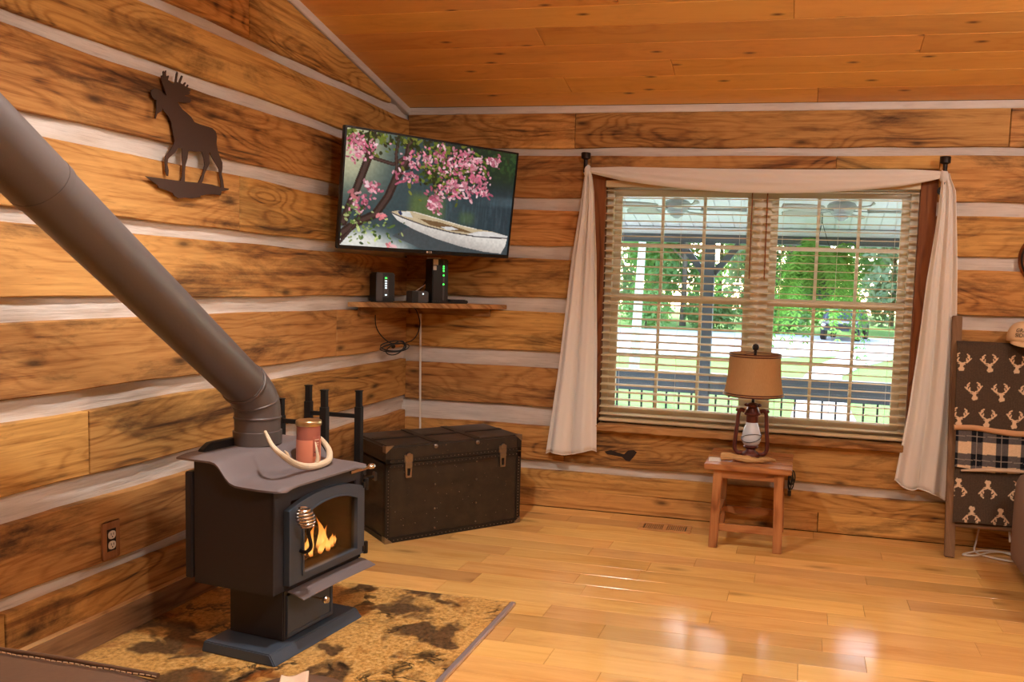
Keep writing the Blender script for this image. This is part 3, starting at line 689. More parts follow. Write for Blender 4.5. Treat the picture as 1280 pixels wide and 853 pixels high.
# ------------------------------------------------------------ candle and antler on the stove
def stv(u, v, z): c, s = math.cos(1.45), math.sin(1.45); return (0.752+c*u-s*v, -2.587+s*u+c*v, z)
TZ = HZ+0.683
cd = thing('jar_candle', 'amber glass jar candle with a gold lid inside the curve of the antler', 'candle', stv(0.362, 0.135, TZ+0.003), 0.9)
def cglass():
    t = NT('pink_amber_glass'); t.bsdf(rgb(184, 112, 96), 0.08, 0.0, spec=0.6, Transmission_Weight=0.15, Coat_Weight=0.3); return t.m
MB().lathe([(0.044, 0.0), (0.048, 0.004), (0.049, 0.10), (0.049, 0.172)], 32).build('jar', cglass(), cd, smooth=True)
MB().lathe([(0.0495, 0.014), (0.0497, 0.016), (0.0497, 0.112), (0.0495, 0.114)], 32).build('wax', plain('pink_wax', rgb(226, 142, 112), 0.35), cd, smooth=True)
MB().lathe([(0.0515, 0.172), (0.0525, 0.175), (0.0525, 0.190), (0.050, 0.194), (0.044, 0.195), (0.0, 0.193)], 32).build('lid', M['gold'], cd, smooth=True, angle=50)
lb = MB().grid(lambda a, b: (0.0505*math.cos(-1.55+a*0.75), 0.0505*math.sin(-1.55+a*0.75), 0.045+0.085*b), 9, 2).build('jar_label', plain('copper_label', rgb(170, 96, 80), 0.4), cd, smooth=True)
for k, (zz, w0, w1) in enumerate(((0.114, 0.2, 0.8), (0.100, 0.25, 0.75), (0.092, 0.3, 0.7), (0.060, 0.15, 0.85))):
    MB().grid(lambda a, b: (0.0510*math.cos(-1.55+(w0+(w1-w0)*a)*0.75), 0.0510*math.sin(-1.55+(w0+(w1-w0)*a)*0.75), zz+(0.006 if k == 3 else 0.003)*b), 6, 2).build('label_print', plain('label_print_%d' % k, rgb(236, 206, 180) if k != 3 else rgb(90, 40, 36), 0.5), lb)
an = thing('deer_antler', 'pale shed deer antler curled around the candle jar on the stove top', 'antler', stv(0.30, 0.07, TZ+0.003))
def stl(u, v, z): p = stv(u, v, z); l = an.location; return (p[0]-l.x, p[1]-l.y, p[2]-l.z+0.011)
beam = [stl(*p) for p in ((0.118, 0.144, 0.870), (0.085, 0.080, 0.825), (0.105, 0.048, 0.785), (0.190, 0.060, 0.735), (0.265, 0.062, 0.708), (0.330, 0.056, 0.703), (0.410, 0.070, 0.708), (0.470, 0.115, 0.735), (0.470, 0.150, 0.775), (0.440, 0.165, 0.800))]
bp_ = catmull(beam, 6); nb = len(bp_); an_m = MB().tube([tuple(p) for p in bp_], [0.003+0.0115*math.sin(math.pi*min(0.80, (k+0.5)/nb*0.9+0.03))**0.7 for k in range(nb)], 10)
tin1 = catmull([stl(0.318, 0.060, 0.703), stl(0.322, 0.055, 0.735), stl(0.322, 0.062, 0.775), stl(0.330, 0.075, 0.80)], 5); an_m.tube([tuple(p) for p in tin1], [0.0105-0.0088*k/(len(tin1)-1) for k in range(len(tin1))], 8)
tin2 = catmull([stl(0.150, 0.055, 0.755), stl(0.135, 0.050, 0.785), stl(0.125, 0.055, 0.800)], 4); an_m.tube([tuple(p) for p in tin2], [0.009-0.0072*k/(len(tin2)-1) for k in range(len(tin2))], 8)
an_m.build('antler_beam', M['antler'], an, smooth=True)
bu = MB(); 
for k in range(9): bu.ball((beam[-1][0]+0.012*math.cos(k*0.7), beam[-1][1]+0.012*math.sin(k*0.7), beam[-1][2]+0.003*math.sin(k*2)), 0.006, 8, 5)
bu.ball(beam[-1], 0.012, 10, 7); bu.build('burr', M['antler'], an, smooth=True)

# ------------------------------------------------------------ firewood rack behind the stove
rk = thing('firewood_rack', 'empty black square-tube firewood rack standing behind the stove', 'log rack', (0.20, -1.40, 0.0))
posts = [(0.050, -1.255, 0.902), (0.355, -1.255, 0.890), (0.325, -1.545, 0.925), (0.075, -1.545, 0.865)]
for x, yy, zz in posts:
    p = wb(MB().bx(x-0.0145, x+0.0145, yy-0.0145, yy+0.0145, 0.001, zz), 'post', M['black'], rk, bevel=0.002)
    q = MB().bx(-0.0175, 0.0175, -0.0175, 0.0175, 0, 0.006).build('post_cap', M['black'], p, bevel=0.0015); q.location = (x-0.20, yy+1.40, zz-0.002)
    q = MB().bx(-0.018, 0.018, -0.018, 0.018, -0.5, 0.0).build('sleeve', M['black'], p, bevel=0.002); q.location = (x-0.20, yy+1.40, zz-0.085)
for zz in (0.752, 0.10):
    for yy, x0, x1 in ((-1.255, 0.050, 0.355), (-1.545, 0.075, 0.325)): wb(MB().bx(x0, x1, yy-0.010, yy+0.010, zz-0.011, zz+0.011), 'cross_bar', M['black'], rk, bevel=0.0015)
for (x0, x1) in ((0.050, 0.075), (0.355, 0.325)): wb(MB().bar((x0, -1.255, 0.11), (x1, -1.545, 0.11), 0.022, 0.022), 'bottom_rail', M['black'], rk)

# ------------------------------------------------------------ antique trunk
tk = thing('steamer_trunk', 'old black-brown steamer trunk with metal latches set across the corner', 'trunk', (0.434, -1.088, 0.001), 0.872)
TW, TD, TH, TL = 0.871, 0.468, 0.560, 0.455
MB().bx(0, TW, 0, TD, 0.0, TL).build('chest_body', M['trunk'], tk, bevel=0.006)
ld = MB(); rows = []
MB().bx(-0.004, TW+0.004, -0.005, TD+0.005, TL+0.002, TH).build('lid', M['trunk'], tk, bevel=0.012, seg=3)
M['oldsteel'] = plain('old_steel', rgb(168, 156, 142), 0.3, 0.9, 80.0, 0.2, var=0.5)
M['trunkedge'] = plain('trunk_binding', rgb(44, 38, 33), 0.45, 0.3, 60.0, 0.2, var=0.4)
bd = MB()
for z0, z1 in ((0.0, 0.028), (TL-0.03, TL), (TL+0.004, TL+0.03)): bd.bx(-0.0065, TW+0.0065, -0.0075, -0.003, z0, z1)
for x in (-0.0065, TW-0.022): bd.bx(x, x+0.0285, -0.0075, -0.003, 0.0, TL); bd.bx(x, x+0.0285, -0.0075, -0.003, TL+0.004, TH-0.01)
for z0, z1 in ((0.0, 0.028), (TL-0.03, TL)): bd.bx(-0.0065, -0.002, 0.0, TD, z0, z1)
bd.bx(-0.0065, -0.002, 0.0, 0.028, 0, TL)
bd.build('edge_binding', M['trunkedge'], tk)
for x in (0.30, 0.57): MB().bx(x-0.022, x+0.022, 0.006, TD-0.006, TH-0.001, TH+0.005).build('lid_slat', M['trunkedge'], tk, bevel=0.002)
MB().bx(0.01, TW-0.01, TD*0.5-0.022, TD*0.5+0.022, TH-0.001, TH+0.0048).build('lid_slat', M['trunkedge'], tk, bevel=0.002)
for x in (0.128, 0.744):
    l = MB().bx(x-0.026, x+0.026, -0.014, -0.005, TL+0.002, TL+0.05).build('latch', M['oldsteel'], tk, bevel=0.003)
    a = MB().lathe([(0.016, 0.0), (0.015, 0.008), (0.0, 0.010)], 14, (0, 0, 0), 'y'); a.v = [(x+p[0], -0.013-p[1], TL+0.045+p[2]) for p in a.v]; a.build('latch_boss', M['oldsteel'], l, smooth=True)
    MB().prism([(x-0.018, TL-0.085), (x+0.018, TL-0.085), (x+0.022, TL+0.005), (x-0.022, TL+0.005)], fst, -0.008, -0.017, [(x-0.008, TL-0.074), (x+0.008, TL-0.074), (x+0.010, TL-0.03), (x-0.010, TL-0.03)]).build('hasp', M['oldsteel'], l, bevel=0.002)
for x in (0.297, 0.569):
    a = MB().lathe([(0.013, 0.0), (0.012, 0.008), (0.006, 0.011), (0.005, 0.018), (0.0, 0.020)], 12, (0, 0, 0), 'y'); a.v = [(x+p[0], -0.007-p[1], TH-0.022+p[2]) for p in a.v]; a.build('lid_catch', M['oldsteel'], tk, smooth=True)
for x in (0.0, TW):
    for z, s in ((0.0, 1), (TH, -1)):
        sx = 1 if x == 0 else -1
        c = MB().prism(ccw([(x-sx*0.008, z-0.0 if s > 0 else z+0.002), (x+sx*0.040, z if s > 0 else z+0.002), (x-sx*0.008, z+s*0.040)]), fst, -0.004, -0.0105); c.bx(min(x-sx*0.009, x-sx*0.005), max(x-sx*0.009, x-sx*0.005), -0.010, 0.035, min(z, z+s*0.038), max(z, z+s*0.038))
        c.build('corner_cap', M['oldsteel'], tk)
hm = MB().tube([tuple(p) for p in catmull([(-0.01, 0.15, 0.36), (-0.03, 0.17, 0.35), (-0.036, 0.234, 0.335), (-0.03, 0.30, 0.35), (-0.01, 0.32, 0.36)], 5)], 0.010, 8).build('side_handle', M['trunkedge'], tk, smooth=True)
for yy in (0.15, 0.32): MB().bx(-0.016, -0.0, yy-0.02, yy+0.02, 0.335, 0.385).build('handle_bracket', M['oldsteel'], hm, bevel=0.003)
rv = MB()
def rivet(x, z, r=0.0045): rv.ball((x, -0.0075 if (x < 0.03 or x > TW-0.03 or z < 0.03 or z > TL-0.03) else -0.001, z), r, 7, 4)
for k in range(22): rivet(0.010, 0.03+k*0.0185, 0.003); rivet(TW-0.010, 0.03+k*0.0185, 0.003)
for k in range(34): rivet(0.02+k*0.025, TL-0.015, 0.003); rivet(0.02+k*0.025, TL+0.017, 0.003); rivet(0.02+k*0.025, 0.014, 0.003)
for x in (0.30, 0.57):
    for z in (0.42, 0.31, 0.165, 0.05): rivet(x, z, 0.0065)
for k in range(40): rivet(RNG.uniform(0.05, 0.82), RNG.uniform(0.06, 0.41), RNG.uniform(0.0018, 0.0035))
tag(rv.build('rivets', M['oldsteel'], tk, smooth=True), 'small worn metal rivets', kind='stuff')

# ------------------------------------------------------------ corner shelf and what stands on it
SZ = 1.356; E0, E1 = Vector((0.0, -0.777, 0)), Vector((0.73, 0.0, 0)); ED = (E1-E0).normalized(); EN = Vector((-ED.y, ED.x, 0))  # EN points to the corner
SY = math.atan2(ED.y, ED.x)
cs = thing('corner_shelf', 'live-edge wooden shelf across the corner below the television', 'shelf', (0.27, -0.27, SZ-0.03))
n = 40; front = []
for i in range(n+1):
    p = E0.lerp(E1, i/n); w = 0.02*mnoise.noise(Vector((i*0.28, 3.3, 0)))+0.008*mnoise.noise(Vector((i*0.9, 8.3, 0))); p = p-EN*(0.012+w)
    front.append((max(p.x, 0.004), min(p.y, -0.004)))
poly = ccw(front+[(0.004, -0.004)])
tops = MB().prism(poly, lambda a, b, d: (a, b, d), SZ-0.030, SZ)
so = wb(tops, 'shelf_board', M['liveedge'], cs, bevel=0.004); uvify(so, 0)
uvify(wb(MB().bx(0.003, 0.028, -0.66, -0.02, SZ-0.085, SZ-0.031), 'cleat', M['liveedge'], cs, bevel=0.002), 1)
uvify(wb(MB().bx(0.03, 0.62, -0.028, -0.003, SZ-0.085, SZ-0.031), 'cleat', M['liveedge'], cs, bevel=0.002), 0)
def onshelf(t, ins): p = E0.lerp(E1, t)+EN*ins; return (p.x, p.y, SZ+0.001)
M['greyplastic'] = plain('grey_plastic', rgb(70, 68, 68), 0.4)
M['led'] = emis('green_led', (0.05, 1.0, 0.08, 1), 4.0); M['ledw'] = emis('white_led', (0.8, 0.95, 1.0, 1), 1.6)
# router
ro = thing('router', 'grey upright router with a row of indicator lights on the shelf', 'router', onshelf(0.235, 0.075), SY)
MB().bx(-0.060, 0.060, -0.03, 0.10, 0.0, 0.185).build('case', M['blackplastic'], ro, bevel=0.008)
MB().bx(-0.062, -0.02, -0.040, -0.028, 0.006, 0.181).build('side_fin', M['greyplastic'], ro, bevel=0.004)
fp = MB().bx(-0.018, 0.018, -0.036, -0.029, 0.03, 0.165).build('indicator_panel', M['greyplastic'], ro, bevel=0.004)
for zz, g in ((0.150, 1), (0.132, 0), (0.117, 0), (0.102, 0), (0.088, 0), (0.045, 0)): MB().bx(-0.006, 0.006, -0.038, -0.0355, zz-0.004, zz+0.004).build('indicator_light', M['led'] if g else M['ledw'], fp)
# small streaming box
sb = thing('set_top_box', 'small dark media box with a white dot of light between the router and the modem', 'media box', onshelf(0.455, 0.07), SY)
MB().bx(-0.060, 0.050, -0.02, 0.09, 0.0, 0.075).build('case', M['greyplastic'], sb, bevel=0.006)
MB().bx(-0.061, -0.02, -0.0215, -0.015, 0.003, 0.072).build('side_panel', M['blackplastic'], sb)
MB().bx(0.008, 0.016, -0.022, -0.0195, 0.052, 0.062).build('status_light', M['ledw'], sb); MB().bx(-0.004, 0.026, -0.0215, -0.0195, 0.022, 0.026).build('case_print', M['greyplastic'], sb)
# modem tower
mo = thing('modem', 'tall black modem tower with five green lights under the television', 'modem', onshelf(0.572, 0.075), SY)
MB().bx(-0.050, 0.058, -0.025, 0.10, 0.012, 0.285).build('case', M['blackplastic'], mo, bevel=0.006)
MB().bx(-0.058, 0.068, -0.035, 0.11, 0.0, 0.014).build('foot', M['blackplastic'], mo, bevel=0.005)
strip = MB().bx(0.018, 0.030, -0.0285, -0.024, 0.02, 0.28).build('front_ridge', M['greyplastic'], mo)
for zz in (0.238, 0.224, 0.209, 0.180, 0.122): MB().ball((0.023, -0.029, zz), 0.0055, 8, 5, 1, 0.6, 1).build('indicator_light', M['led'], strip)
MB().bx(-0.047, -0.014, -0.0275, -0.0245, 0.245, 0.282).build('sticker', M['cord'], mo); MB().bx(-0.047, -0.025, -0.0275, -0.0245, 0.212, 0.240).build('sticker', M['cord'], mo)
rm = thing('remote_base', 'flat black box lying on the shelf beside the modem', 'media box', onshelf(0.70, 0.06), SY)
MB().bx(-0.065, 0.06, -0.02, 0.08, 0.0, 0.022).build('case', M['blackplastic'], rm, bevel=0.005); MB().bx(-0.05, 0.045, -0.012, 0.07, 0.0215, 0.0255).build('top_panel', M['blackplastic'], rm, bevel=0.002)
# outlet with plugs behind the television, cables
ol = thing('corner_outlet', 'wall outlet plate with black plugs behind the television', 'outlet', (0.20, -0.0005, 1.60))
MB().bx(-0.05, 0.05, -0.010, 0.0, -0.06, 0.06).build('plate', M['trim'], ol, bevel=0.003); MB().bx(-0.03, 0.03, -0.06, -0.010, -0.05, -0.005).build('plug', M['blackplastic'], ol, bevel=0.006); MB().bx(-0.01, 0.045, -0.05, -0.010, 0.005, 0.045).build('plug', M['blackplastic'], ol, bevel=0.006)
def cable(name, label, pts, r, mat, n=6, extra=None):
    P = catmull(pts, n); c = P[0]; mb = MB().tube([tuple(p-c) for p in P], r, 6)
    return tag(mb.build(name, mat, smooth=True, loc=c), label, 'cable')
cable('black_power_cable', 'black cord dropping from the corner outlet to the back of the shelf', [(0.20, -0.07, 1.575), (0.19, -0.10, 1.50), (0.15, -0.12, 1.42), (0.14, -0.16, 1.362)], 0.004, M['cable'])
cable('black_plug_cable', 'black cord looping from the plug towards the modem', [(0.215, -0.06, 1.60), (0.27, -0.10, 1.60), (0.28, -0.16, 1.55), (0.26, -0.22, 1.47), (0.22, -0.26, 1.362)], 0.004, M['cable'])
cable('white_data_cable', 'thin white cable arching behind the media box', [(0.16, -0.34, 1.364), (0.17, -0.31, 1.40), (0.20, -0.27, 1.43), (0.245, -0.20, 1.48)], 0.0035, M['cord'])
lp = thing('hanging_cable_loop', 'black cable hanging in a tied coil below the corner shelf', 'cable', (0.06, -0.30, 1.06))
def lc(x, y, z): return (x-0.06, y+0.30, z-1.06)
MB().tube([tuple(p) for p in catmull([lc(0.02, -0.47, 1.322), lc(0.02, -0.46, 1.20), lc(0.03, -0.38, 1.12), lc(0.06, -0.28, 1.075), lc(0.13, -0.16, 1.10), lc(0.16, -0.12, 1.20), lc(0.13, -0.12, 1.30), lc(0.10, -0.14, 1.322)], 7)], 0.0035, 6).build('loose_run', M['cable'], lp, smooth=True)
for k, (rx, rz, ph) in enumerate(((0.085, 0.028, 0.0), (0.075, 0.020, 0.5), (0.095, 0.022, 1.1), (0.06, 0.036, 1.9))):
    pts = [(rx*math.cos(a)*0.72+0.01*k, rx*math.cos(a)*0.72-0.01*k, rz*math.sin(a+ph*0.3)*(1.25+0.3*math.cos(a))-0.004*k) for a in [2*math.pi*i/28 for i in range(28)]]
    MB().tube(pts, 0.0035, 6, closed=True).build('coil', M['cable'], lp, smooth=True)
MB().ball((0, 0, 0), 0.014, 10, 7).build('cable_tie', M['cable'], lp, smooth=True)
cable('white_wall_cord', 'white cord running straight down the corner from the shelf to behind the trunk', [(0.115, -0.02, 1.31), (0.115, -0.015, 1.1), (0.118, -0.014, 0.8), (0.122, -0.014, 0.55), (0.125, -0.014, 0.30), (0.13, -0.02, 0.006)], 0.0075, M['cord'])

# ------------------------------------------------------------ television with its picture
def seg_d(X, Y, pts):
    d = np.full(X.shape, 1e9)
    for (x0, y0), (x1, y1) in zip(pts[:-1], pts[1:]):
        dx, dy = x1-x0, y1-y0; t = np.clip(((X-x0)*dx+(Y-y0)*dy)/(dx*dx+dy*dy+1e-9), 0, 1); d = np.minimum(d, np.hypot(X-x0-t*dx, Y-y0-t*dy))
    return d
def inpoly(X, Y, P):
    r = np.zeros(X.shape, bool); n = len(P); j = n-1
    for i in range(n):
        xi, yi = P[i]; xj, yj = P[j]; c = ((yi > Y) != (yj > Y)) & (X < (xj-xi)*(Y-yi)/(yj-yi+1e-12)+xi); r ^= c; j = i
    return r
def sm(a, b, x): t = np.clip((x-a)/(b-a), 0, 1); return t*t*(3-2*t)
LINV = np.vectorize(lin)
def tv_picture(NX, NY):
    # picture laid out on a 900 x 550 sheet, x right, y down
    u, v = np.meshgrid(np.linspace(0, 1, NX), np.linspace(0, 1, NY)); X = u*900; Y = v*550; rs = np.random.RandomState(5)
    def vn(fx, fy, seed):
        r = np.random.RandomState(seed); g = r.rand(fy+2, fx+2); gx = u*fx; gy = v*fy; i = gx.astype(int); j = gy.astype(int); a = gx-i; b = gy-j; a = a*a*(3-2*a); b = b*b*(3-2*b)
        return g[j, i]*(1-a)*(1-b)+g[j, i+1]*a*(1-b)+g[j+1, i]*(1-a)*b+g[j+1, i+1]*a*b
    def C(r, g, b): return np.array([r, g, b], float)
    img = np.zeros(X.shape+(3,))
    img[:] = C(56, 76, 80)
    def put(mask, col): m = np.clip(mask, 0, 1)[..., None]; img[:] = img*(1-m)+np.asarray(col, float)*m
    put(sm(420, 900, X)*0.9, C(40, 58, 66)); put(sm(330, 0, X)*sm(420, 60, Y), C(176, 178, 140)); put(sm(240, 0, X)*sm(330, 120, Y)*0.8, C(214, 206, 168))
    put(sm(300, 700, X)*sm(300, 80, Y), C(28, 40, 34)); put(sm(560, 900, X)*sm(230, 60, Y)*0.9, C(34, 60, 34)); put(sm(560, 800, X)*(vn(60, 36, 2) > .6)*sm(200, 60, Y)*.6, C(56, 88, 44))
    put(sm(120, 60, abs(X-420))*sm(90, 30, abs(Y-330))*0.8, C(96, 116, 62)); put(sm(60, 20, abs(X-640))*sm(50, 10, abs(Y-370))*0.6, C(84, 108, 64))
    put((vn(120, 10, 3)-.5)*0.5*sm(150, 300, Y)*sm(300, 500, X), C(110, 130, 140)); put(sm(640, 880, X)*sm(40, 10, abs(Y-265))*0.35, C(110, 130, 138))
    put(sm(430, 520, Y)*sm(300, 120, X), C(240, 238, 228)); put(sm(470, 560, Y)*sm(420, 260, X)*0.9, C(238, 236, 226))
    refl = [(250, 490), (330, 440), (900, 500), (900, 550), (420, 550)]; put(inpoly(X, Y, refl)*0.85, C(74, 80, 82))
    # boat
    hull = [(232, 372), (300, 394), (420, 425), (560, 448), (700, 458), (892, 455), (885, 500), (862, 545), (760, 540), (620, 520), (480, 488), (360, 450), (270, 410)]
    m = inpoly(X, Y, hull); sh = np.clip((Y-(372+(X-232)*0.17))/110, 0, 1); put(m, C(240, 232, 222)*1.0); put(m*sh*0.55, C(122, 110, 104))
    deck = [(232, 372), (270, 362), (360, 360), (480, 382), (620, 410), (700, 420), (800, 428), (895, 447), (890, 457), (700, 460), (560, 448), (420, 426), (300, 395)]
    put(inpoly(X, Y, deck), C(206, 184, 148)); put(inpoly(X, Y, [(380, 392), (480, 400), (620, 425), (690, 445), (560, 440), (440, 420)]), C(120, 92, 62))
    put(inpoly(X, Y, [(265, 368), (330, 362), (350, 392), (300, 388)]), C(224, 220, 214)); put(inpoly(X, Y, [(268, 366), (285, 362), (295, 378), (285, 386)]), C(50, 60, 96))
    put(inpoly(X, Y, [(500, 425), (560, 420), (600, 432), (540, 440)]), C(226, 222, 218)); put(inpoly(X, Y, [(650, 452), (720, 432), (800, 430), (895, 446), (890, 458), (700, 461)]), C(228, 222, 216))
    put((seg_d(X, Y, [(232, 373), (300, 396), (420, 427), (560, 450), (700, 461), (892, 459)]) < 3.2)*1.0, C(74, 70, 74)); put((seg_d(X, Y, [(350, 362), (480, 384), (620, 411), (700, 421)]) < 2.2)*1.0, C(236, 226, 206))
    # trunks and branches
    bark = C(62, 46, 42)
    for pts, w in (([(120, 0), (112, 110), (80, 220), (45, 330), (10, 440)], 19), ([(0, 500), (70, 440), (160, 390), (215, 300), (250, 200), (300, 100), (310, 0)], 20), ([(112, 120), (170, 130), (230, 140), (300, 90)], 9), ([(250, 180), (240, 90), (250, 0)], 8), ([(300, 100), (380, 60)], 6), ([(0, 540), (60, 460), (110, 340)], 7)):
        d = seg_d(X, Y, pts); put(d < w, bark*0.8); put((d < w*0.45), bark*1.25)
    # foliage and blossom
    def blobs(n, reg, cols, r0, r1):
        for _ in range(n):
            x0, y0, sx, sy = reg[rs.randint(len(reg))]; x, y = x0+rs.randn()*sx, y0+rs.randn()*sy; r = rs.uniform(r0, r1); c = np.array(cols[rs.randint(len(cols))], float)*rs.uniform(0.8, 1.15)
            a = rs.uniform(0, 3.14); dx, dy = X-x, Y-y; e = rs.uniform(1.0, 2.6); p = dx*math.cos(a)+dy*math.sin(a); q = -dx*math.sin(a)+dy*math.cos(a); put(((p/e)**2+(q)**2 < r*r)*0.95, np.minimum(c, 255))
    canopy = [(340, 40, 90, 34), (480, 90, 90, 44), (600, 120, 80, 46), (430, 170, 60, 40), (60, 50, 50, 40), (560, 60, 90, 40), (520, 190, 60, 40), (170, 20, 90, 20)]
    blobs(620, canopy, [(58, 78, 30), (96, 112, 40), (40, 52, 26), (128, 132, 52), (44, 48, 30)], 4, 9)
    flow = [(340, 120, 34, 26), (460, 60, 40, 28), (500, 120, 46, 30), (600, 140, 46, 30), (690, 150, 30, 24), (640, 220, 36, 26), (540, 220, 36, 26), (470, 270, 26, 26), (455, 320, 16, 22), (720, 220, 24, 18), (640, 80, 30, 20), (310, 190, 36, 18), (590, 60, 40, 24), (765, 60, 20, 14), (70, 60, 40, 24), (60, 110, 30, 22), (140, 260, 22, 12), (90, 340, 30, 20)]
    blobs(900, flow, [(214, 120, 140), (236, 158, 170), (196, 96, 120), (244, 190, 194), (170, 84, 104)], 3, 7)
    blobs(90, [(60, 470, 60, 40), (140, 500, 70, 34), (50, 400, 40, 30), (190, 470, 50, 30)], [(92, 118, 54), (150, 170, 96), (60, 84, 40), (190, 200, 130)], 3, 7)
    blobs(16, [(235, 530, 12, 8), (180, 395, 14, 8), (60, 300, 20, 10)], [(226, 130, 134), (240, 176, 176)], 5, 9)
    img *= (0.95+0.1*vn(90, 60, 9))[..., None]
    return np.clip(img, 0, 255)
TVW, TVH = 1.161, 0.676
tv = thing('television', 'wide flat television showing a rowing boat under pink blossom', 'television', (0.453, -0.618, 1.662), 0.961)
tv.rotation_euler = (0.134, 0, 0.961)
MB().bx(-TVW/2, TVW/2, 0.004, 0.035, 0, TVH).build('cabinet', M['blackplastic'], tv, bevel=0.004)
MB().bx(-TVW/2+0.12, TVW/2-0.12, 0.035, 0.075, 0.03, TVH*0.62).build('rear_housing', M['blackplastic'], tv, bevel=0.012)
bz = 0.012
MB().prism([(-TVW/2, 0), (TVW/2, 0), (TVW/2, TVH), (-TVW/2, TVH)], fst, 0.006, -0.003, [(-TVW/2+bz, 0.022), (TVW/2-bz, 0.022), (TVW/2-bz, TVH-bz), (-TVW/2+bz, TVH-bz)]).build('bezel', M['blackplastic'], tv, bevel=0.0015)
NX, NY = 330, 196; pic = tv_picture(NX, NY); scn = MB()
scn.quadgrid([[(-TVW/2+bz+(TVW-2*bz)*i/(NX-1), 0.002, TVH-bz-(TVH-bz-0.022)*j/(NY-1)) for i in range(NX)] for j in range(NY)])
pl3 = LINV(pic.reshape(-1, 3)); scn.col = np.concatenate([pl3, np.ones((len(pl3), 1))], 1)
so_ = scn.build('screen', attrmat('tv_screen', emit=0.85), tv, recalc=False); so_['label'] = 'lit screen picture of a white rowing boat, dark water and pink blossom'
me = text_mesh('LG', 0.016, 0.0004); me.materials.append(M['cord']); lo = bpy.data.objects.new('maker_mark', me); COL.objects.link(lo); lo.parent = tv; lo.location = (0.006, -0.0035, 0.0105); lo.rotation_euler = (math.pi/2, 0, 0)
lg = MB(); lg.lathe([(0.0065, 0.0), (0.0065, 0.0008), (0.0, 0.0009)], 14, (0, 0, 0), 'y'); lg.v = [(-0.016+p[0], -0.0035-p[1], 0.0105+p[2]) for p in lg.v]; lg.build('maker_mark', M['cord'], tv)
mt = thing('tv_wall_mount', 'black swing-arm bracket holding the television to the corner wall', 'wall mount', (0.02, -0.20, 2.0))
MB().bx(-0.016, -0.004, -0.12, 0.12, -0.15, 0.15).build('wall_plate', M['black'], mt, bevel=0.002)
MB().tube([(-0.005, 0.0, 0.0), (0.10, 0.02, 0.0), (0.30, -0.28, -0.02), (0.375, -0.37, -0.02)], 0.02, 8).build('arm', M['black'], mt, smooth=True)

# ------------------------------------------------------------ moose silhouette
MOOSE = [(-2.353, 2.23), (-2.349, 2.241), (-2.335, 2.25), (-2.316, 2.254), (-2.297, 2.25), (-2.278, 2.242), (-2.264, 2.237), (-2.272, 2.256), (-2.283, 2.277), (-2.292, 2.299), (-2.294, 2.313), (-2.288, 2.316), (-2.282, 2.307), (-2.284, 2.332), (-2.278, 2.337), (-2.274, 2.324), (-2.27, 2.339), (-2.265, 2.342), (-2.267, 2.326), (-2.265, 2.316), (-2.253, 2.324), (-2.25, 2.322), (-2.256, 2.305), (-2.244, 2.302), (-2.229, 2.295), (-2.216, 2.302), (-2.212, 2.322), (-2.208, 2.341), (-2.201, 2.353), (-2.197, 2.347), (-2.202, 2.328), (-2.205, 2.31), (-2.195, 2.307), (-2.188, 2.321), (-2.176, 2.343), (-2.168, 2.342), (-2.176, 2.324), (-2.183, 2.31), (-2.169, 2.306), (-2.154, 2.32), (-2.15, 2.317), (-2.159, 2.304), (-2.148, 2.302), (-2.139, 2.314), (-2.134, 2.311), (-2.141, 2.3), (-2.126, 2.298), (-2.121, 2.29), (-2.134, 2.284), (-2.124, 2.281), (-2.132, 2.273), (-2.155, 2.264), (-2.16, 2.26), (-2.144, 2.261), (-2.126, 2.26), (-2.118, 2.251), (-2.126, 2.239), (-2.155, 2.232), (-2.18, 2.23), (-2.195, 2.229), (-2.2, 2.224), (-2.191, 2.214), (-2.171, 2.2), (-2.145, 2.191), (-2.119, 2.179), (-2.099, 2.161), (-2.061, 2.158), (-2.018, 2.158), (-1.985, 2.157), (-1.962, 2.146), (-1.953, 2.125), (-1.957, 2.094), (-1.949, 2.064), (-1.934, 2.036), (-1.917, 2.012), (-1.917, 1.985), (-1.923, 1.961), (-1.912, 1.931), (-1.906, 1.896), (-1.926, 1.894), (-1.929, 1.921), (-1.938, 1.951), (-1.941, 1.978), (-1.963, 2.001), (-1.986, 2.024), (-2.002, 2.048), (-2.006, 2.033), (-2.003, 1.995), (-2.014, 1.979), (-2.036, 1.945), (-2.047, 1.914), (-2.058, 1.896), (-2.082, 1.893), (-2.064, 1.919), (-2.047, 1.951), (-2.036, 1.983), (-2.041, 2.012), (-2.054, 2.04), (-2.095, 2.033), (-2.131, 2.031), (-2.139, 2.026), (-2.144, 1.996), (-2.156, 1.965), (-2.16, 1.936), (-2.161, 1.892), (-2.191, 1.889), (-2.177, 1.915), (-2.173, 1.948), (-2.176, 1.984), (-2.178, 2.034), (-2.198, 2.034), (-2.218, 2.01), (-2.248, 1.987), (-2.26, 1.975), (-2.263, 1.95), (-2.256, 1.929), (-2.259, 1.904), (-2.266, 1.905), (-2.276, 1.923), (-2.276, 1.948), (-2.279, 1.968), (-2.272, 1.987), (-2.248, 2.012), (-2.228, 2.04), (-2.219, 2.056), (-2.225, 2.076), (-2.232, 2.103), (-2.238, 2.134), (-2.255, 2.155), (-2.275, 2.168), (-2.289, 2.181), (-2.294, 2.168), (-2.317, 2.153), (-2.327, 2.13), (-2.332, 2.132), (-2.327, 2.154), (-2.322, 2.172), (-2.323, 2.196), (-2.32, 2.208), (-2.335, 2.208), (-2.347, 2.215)]
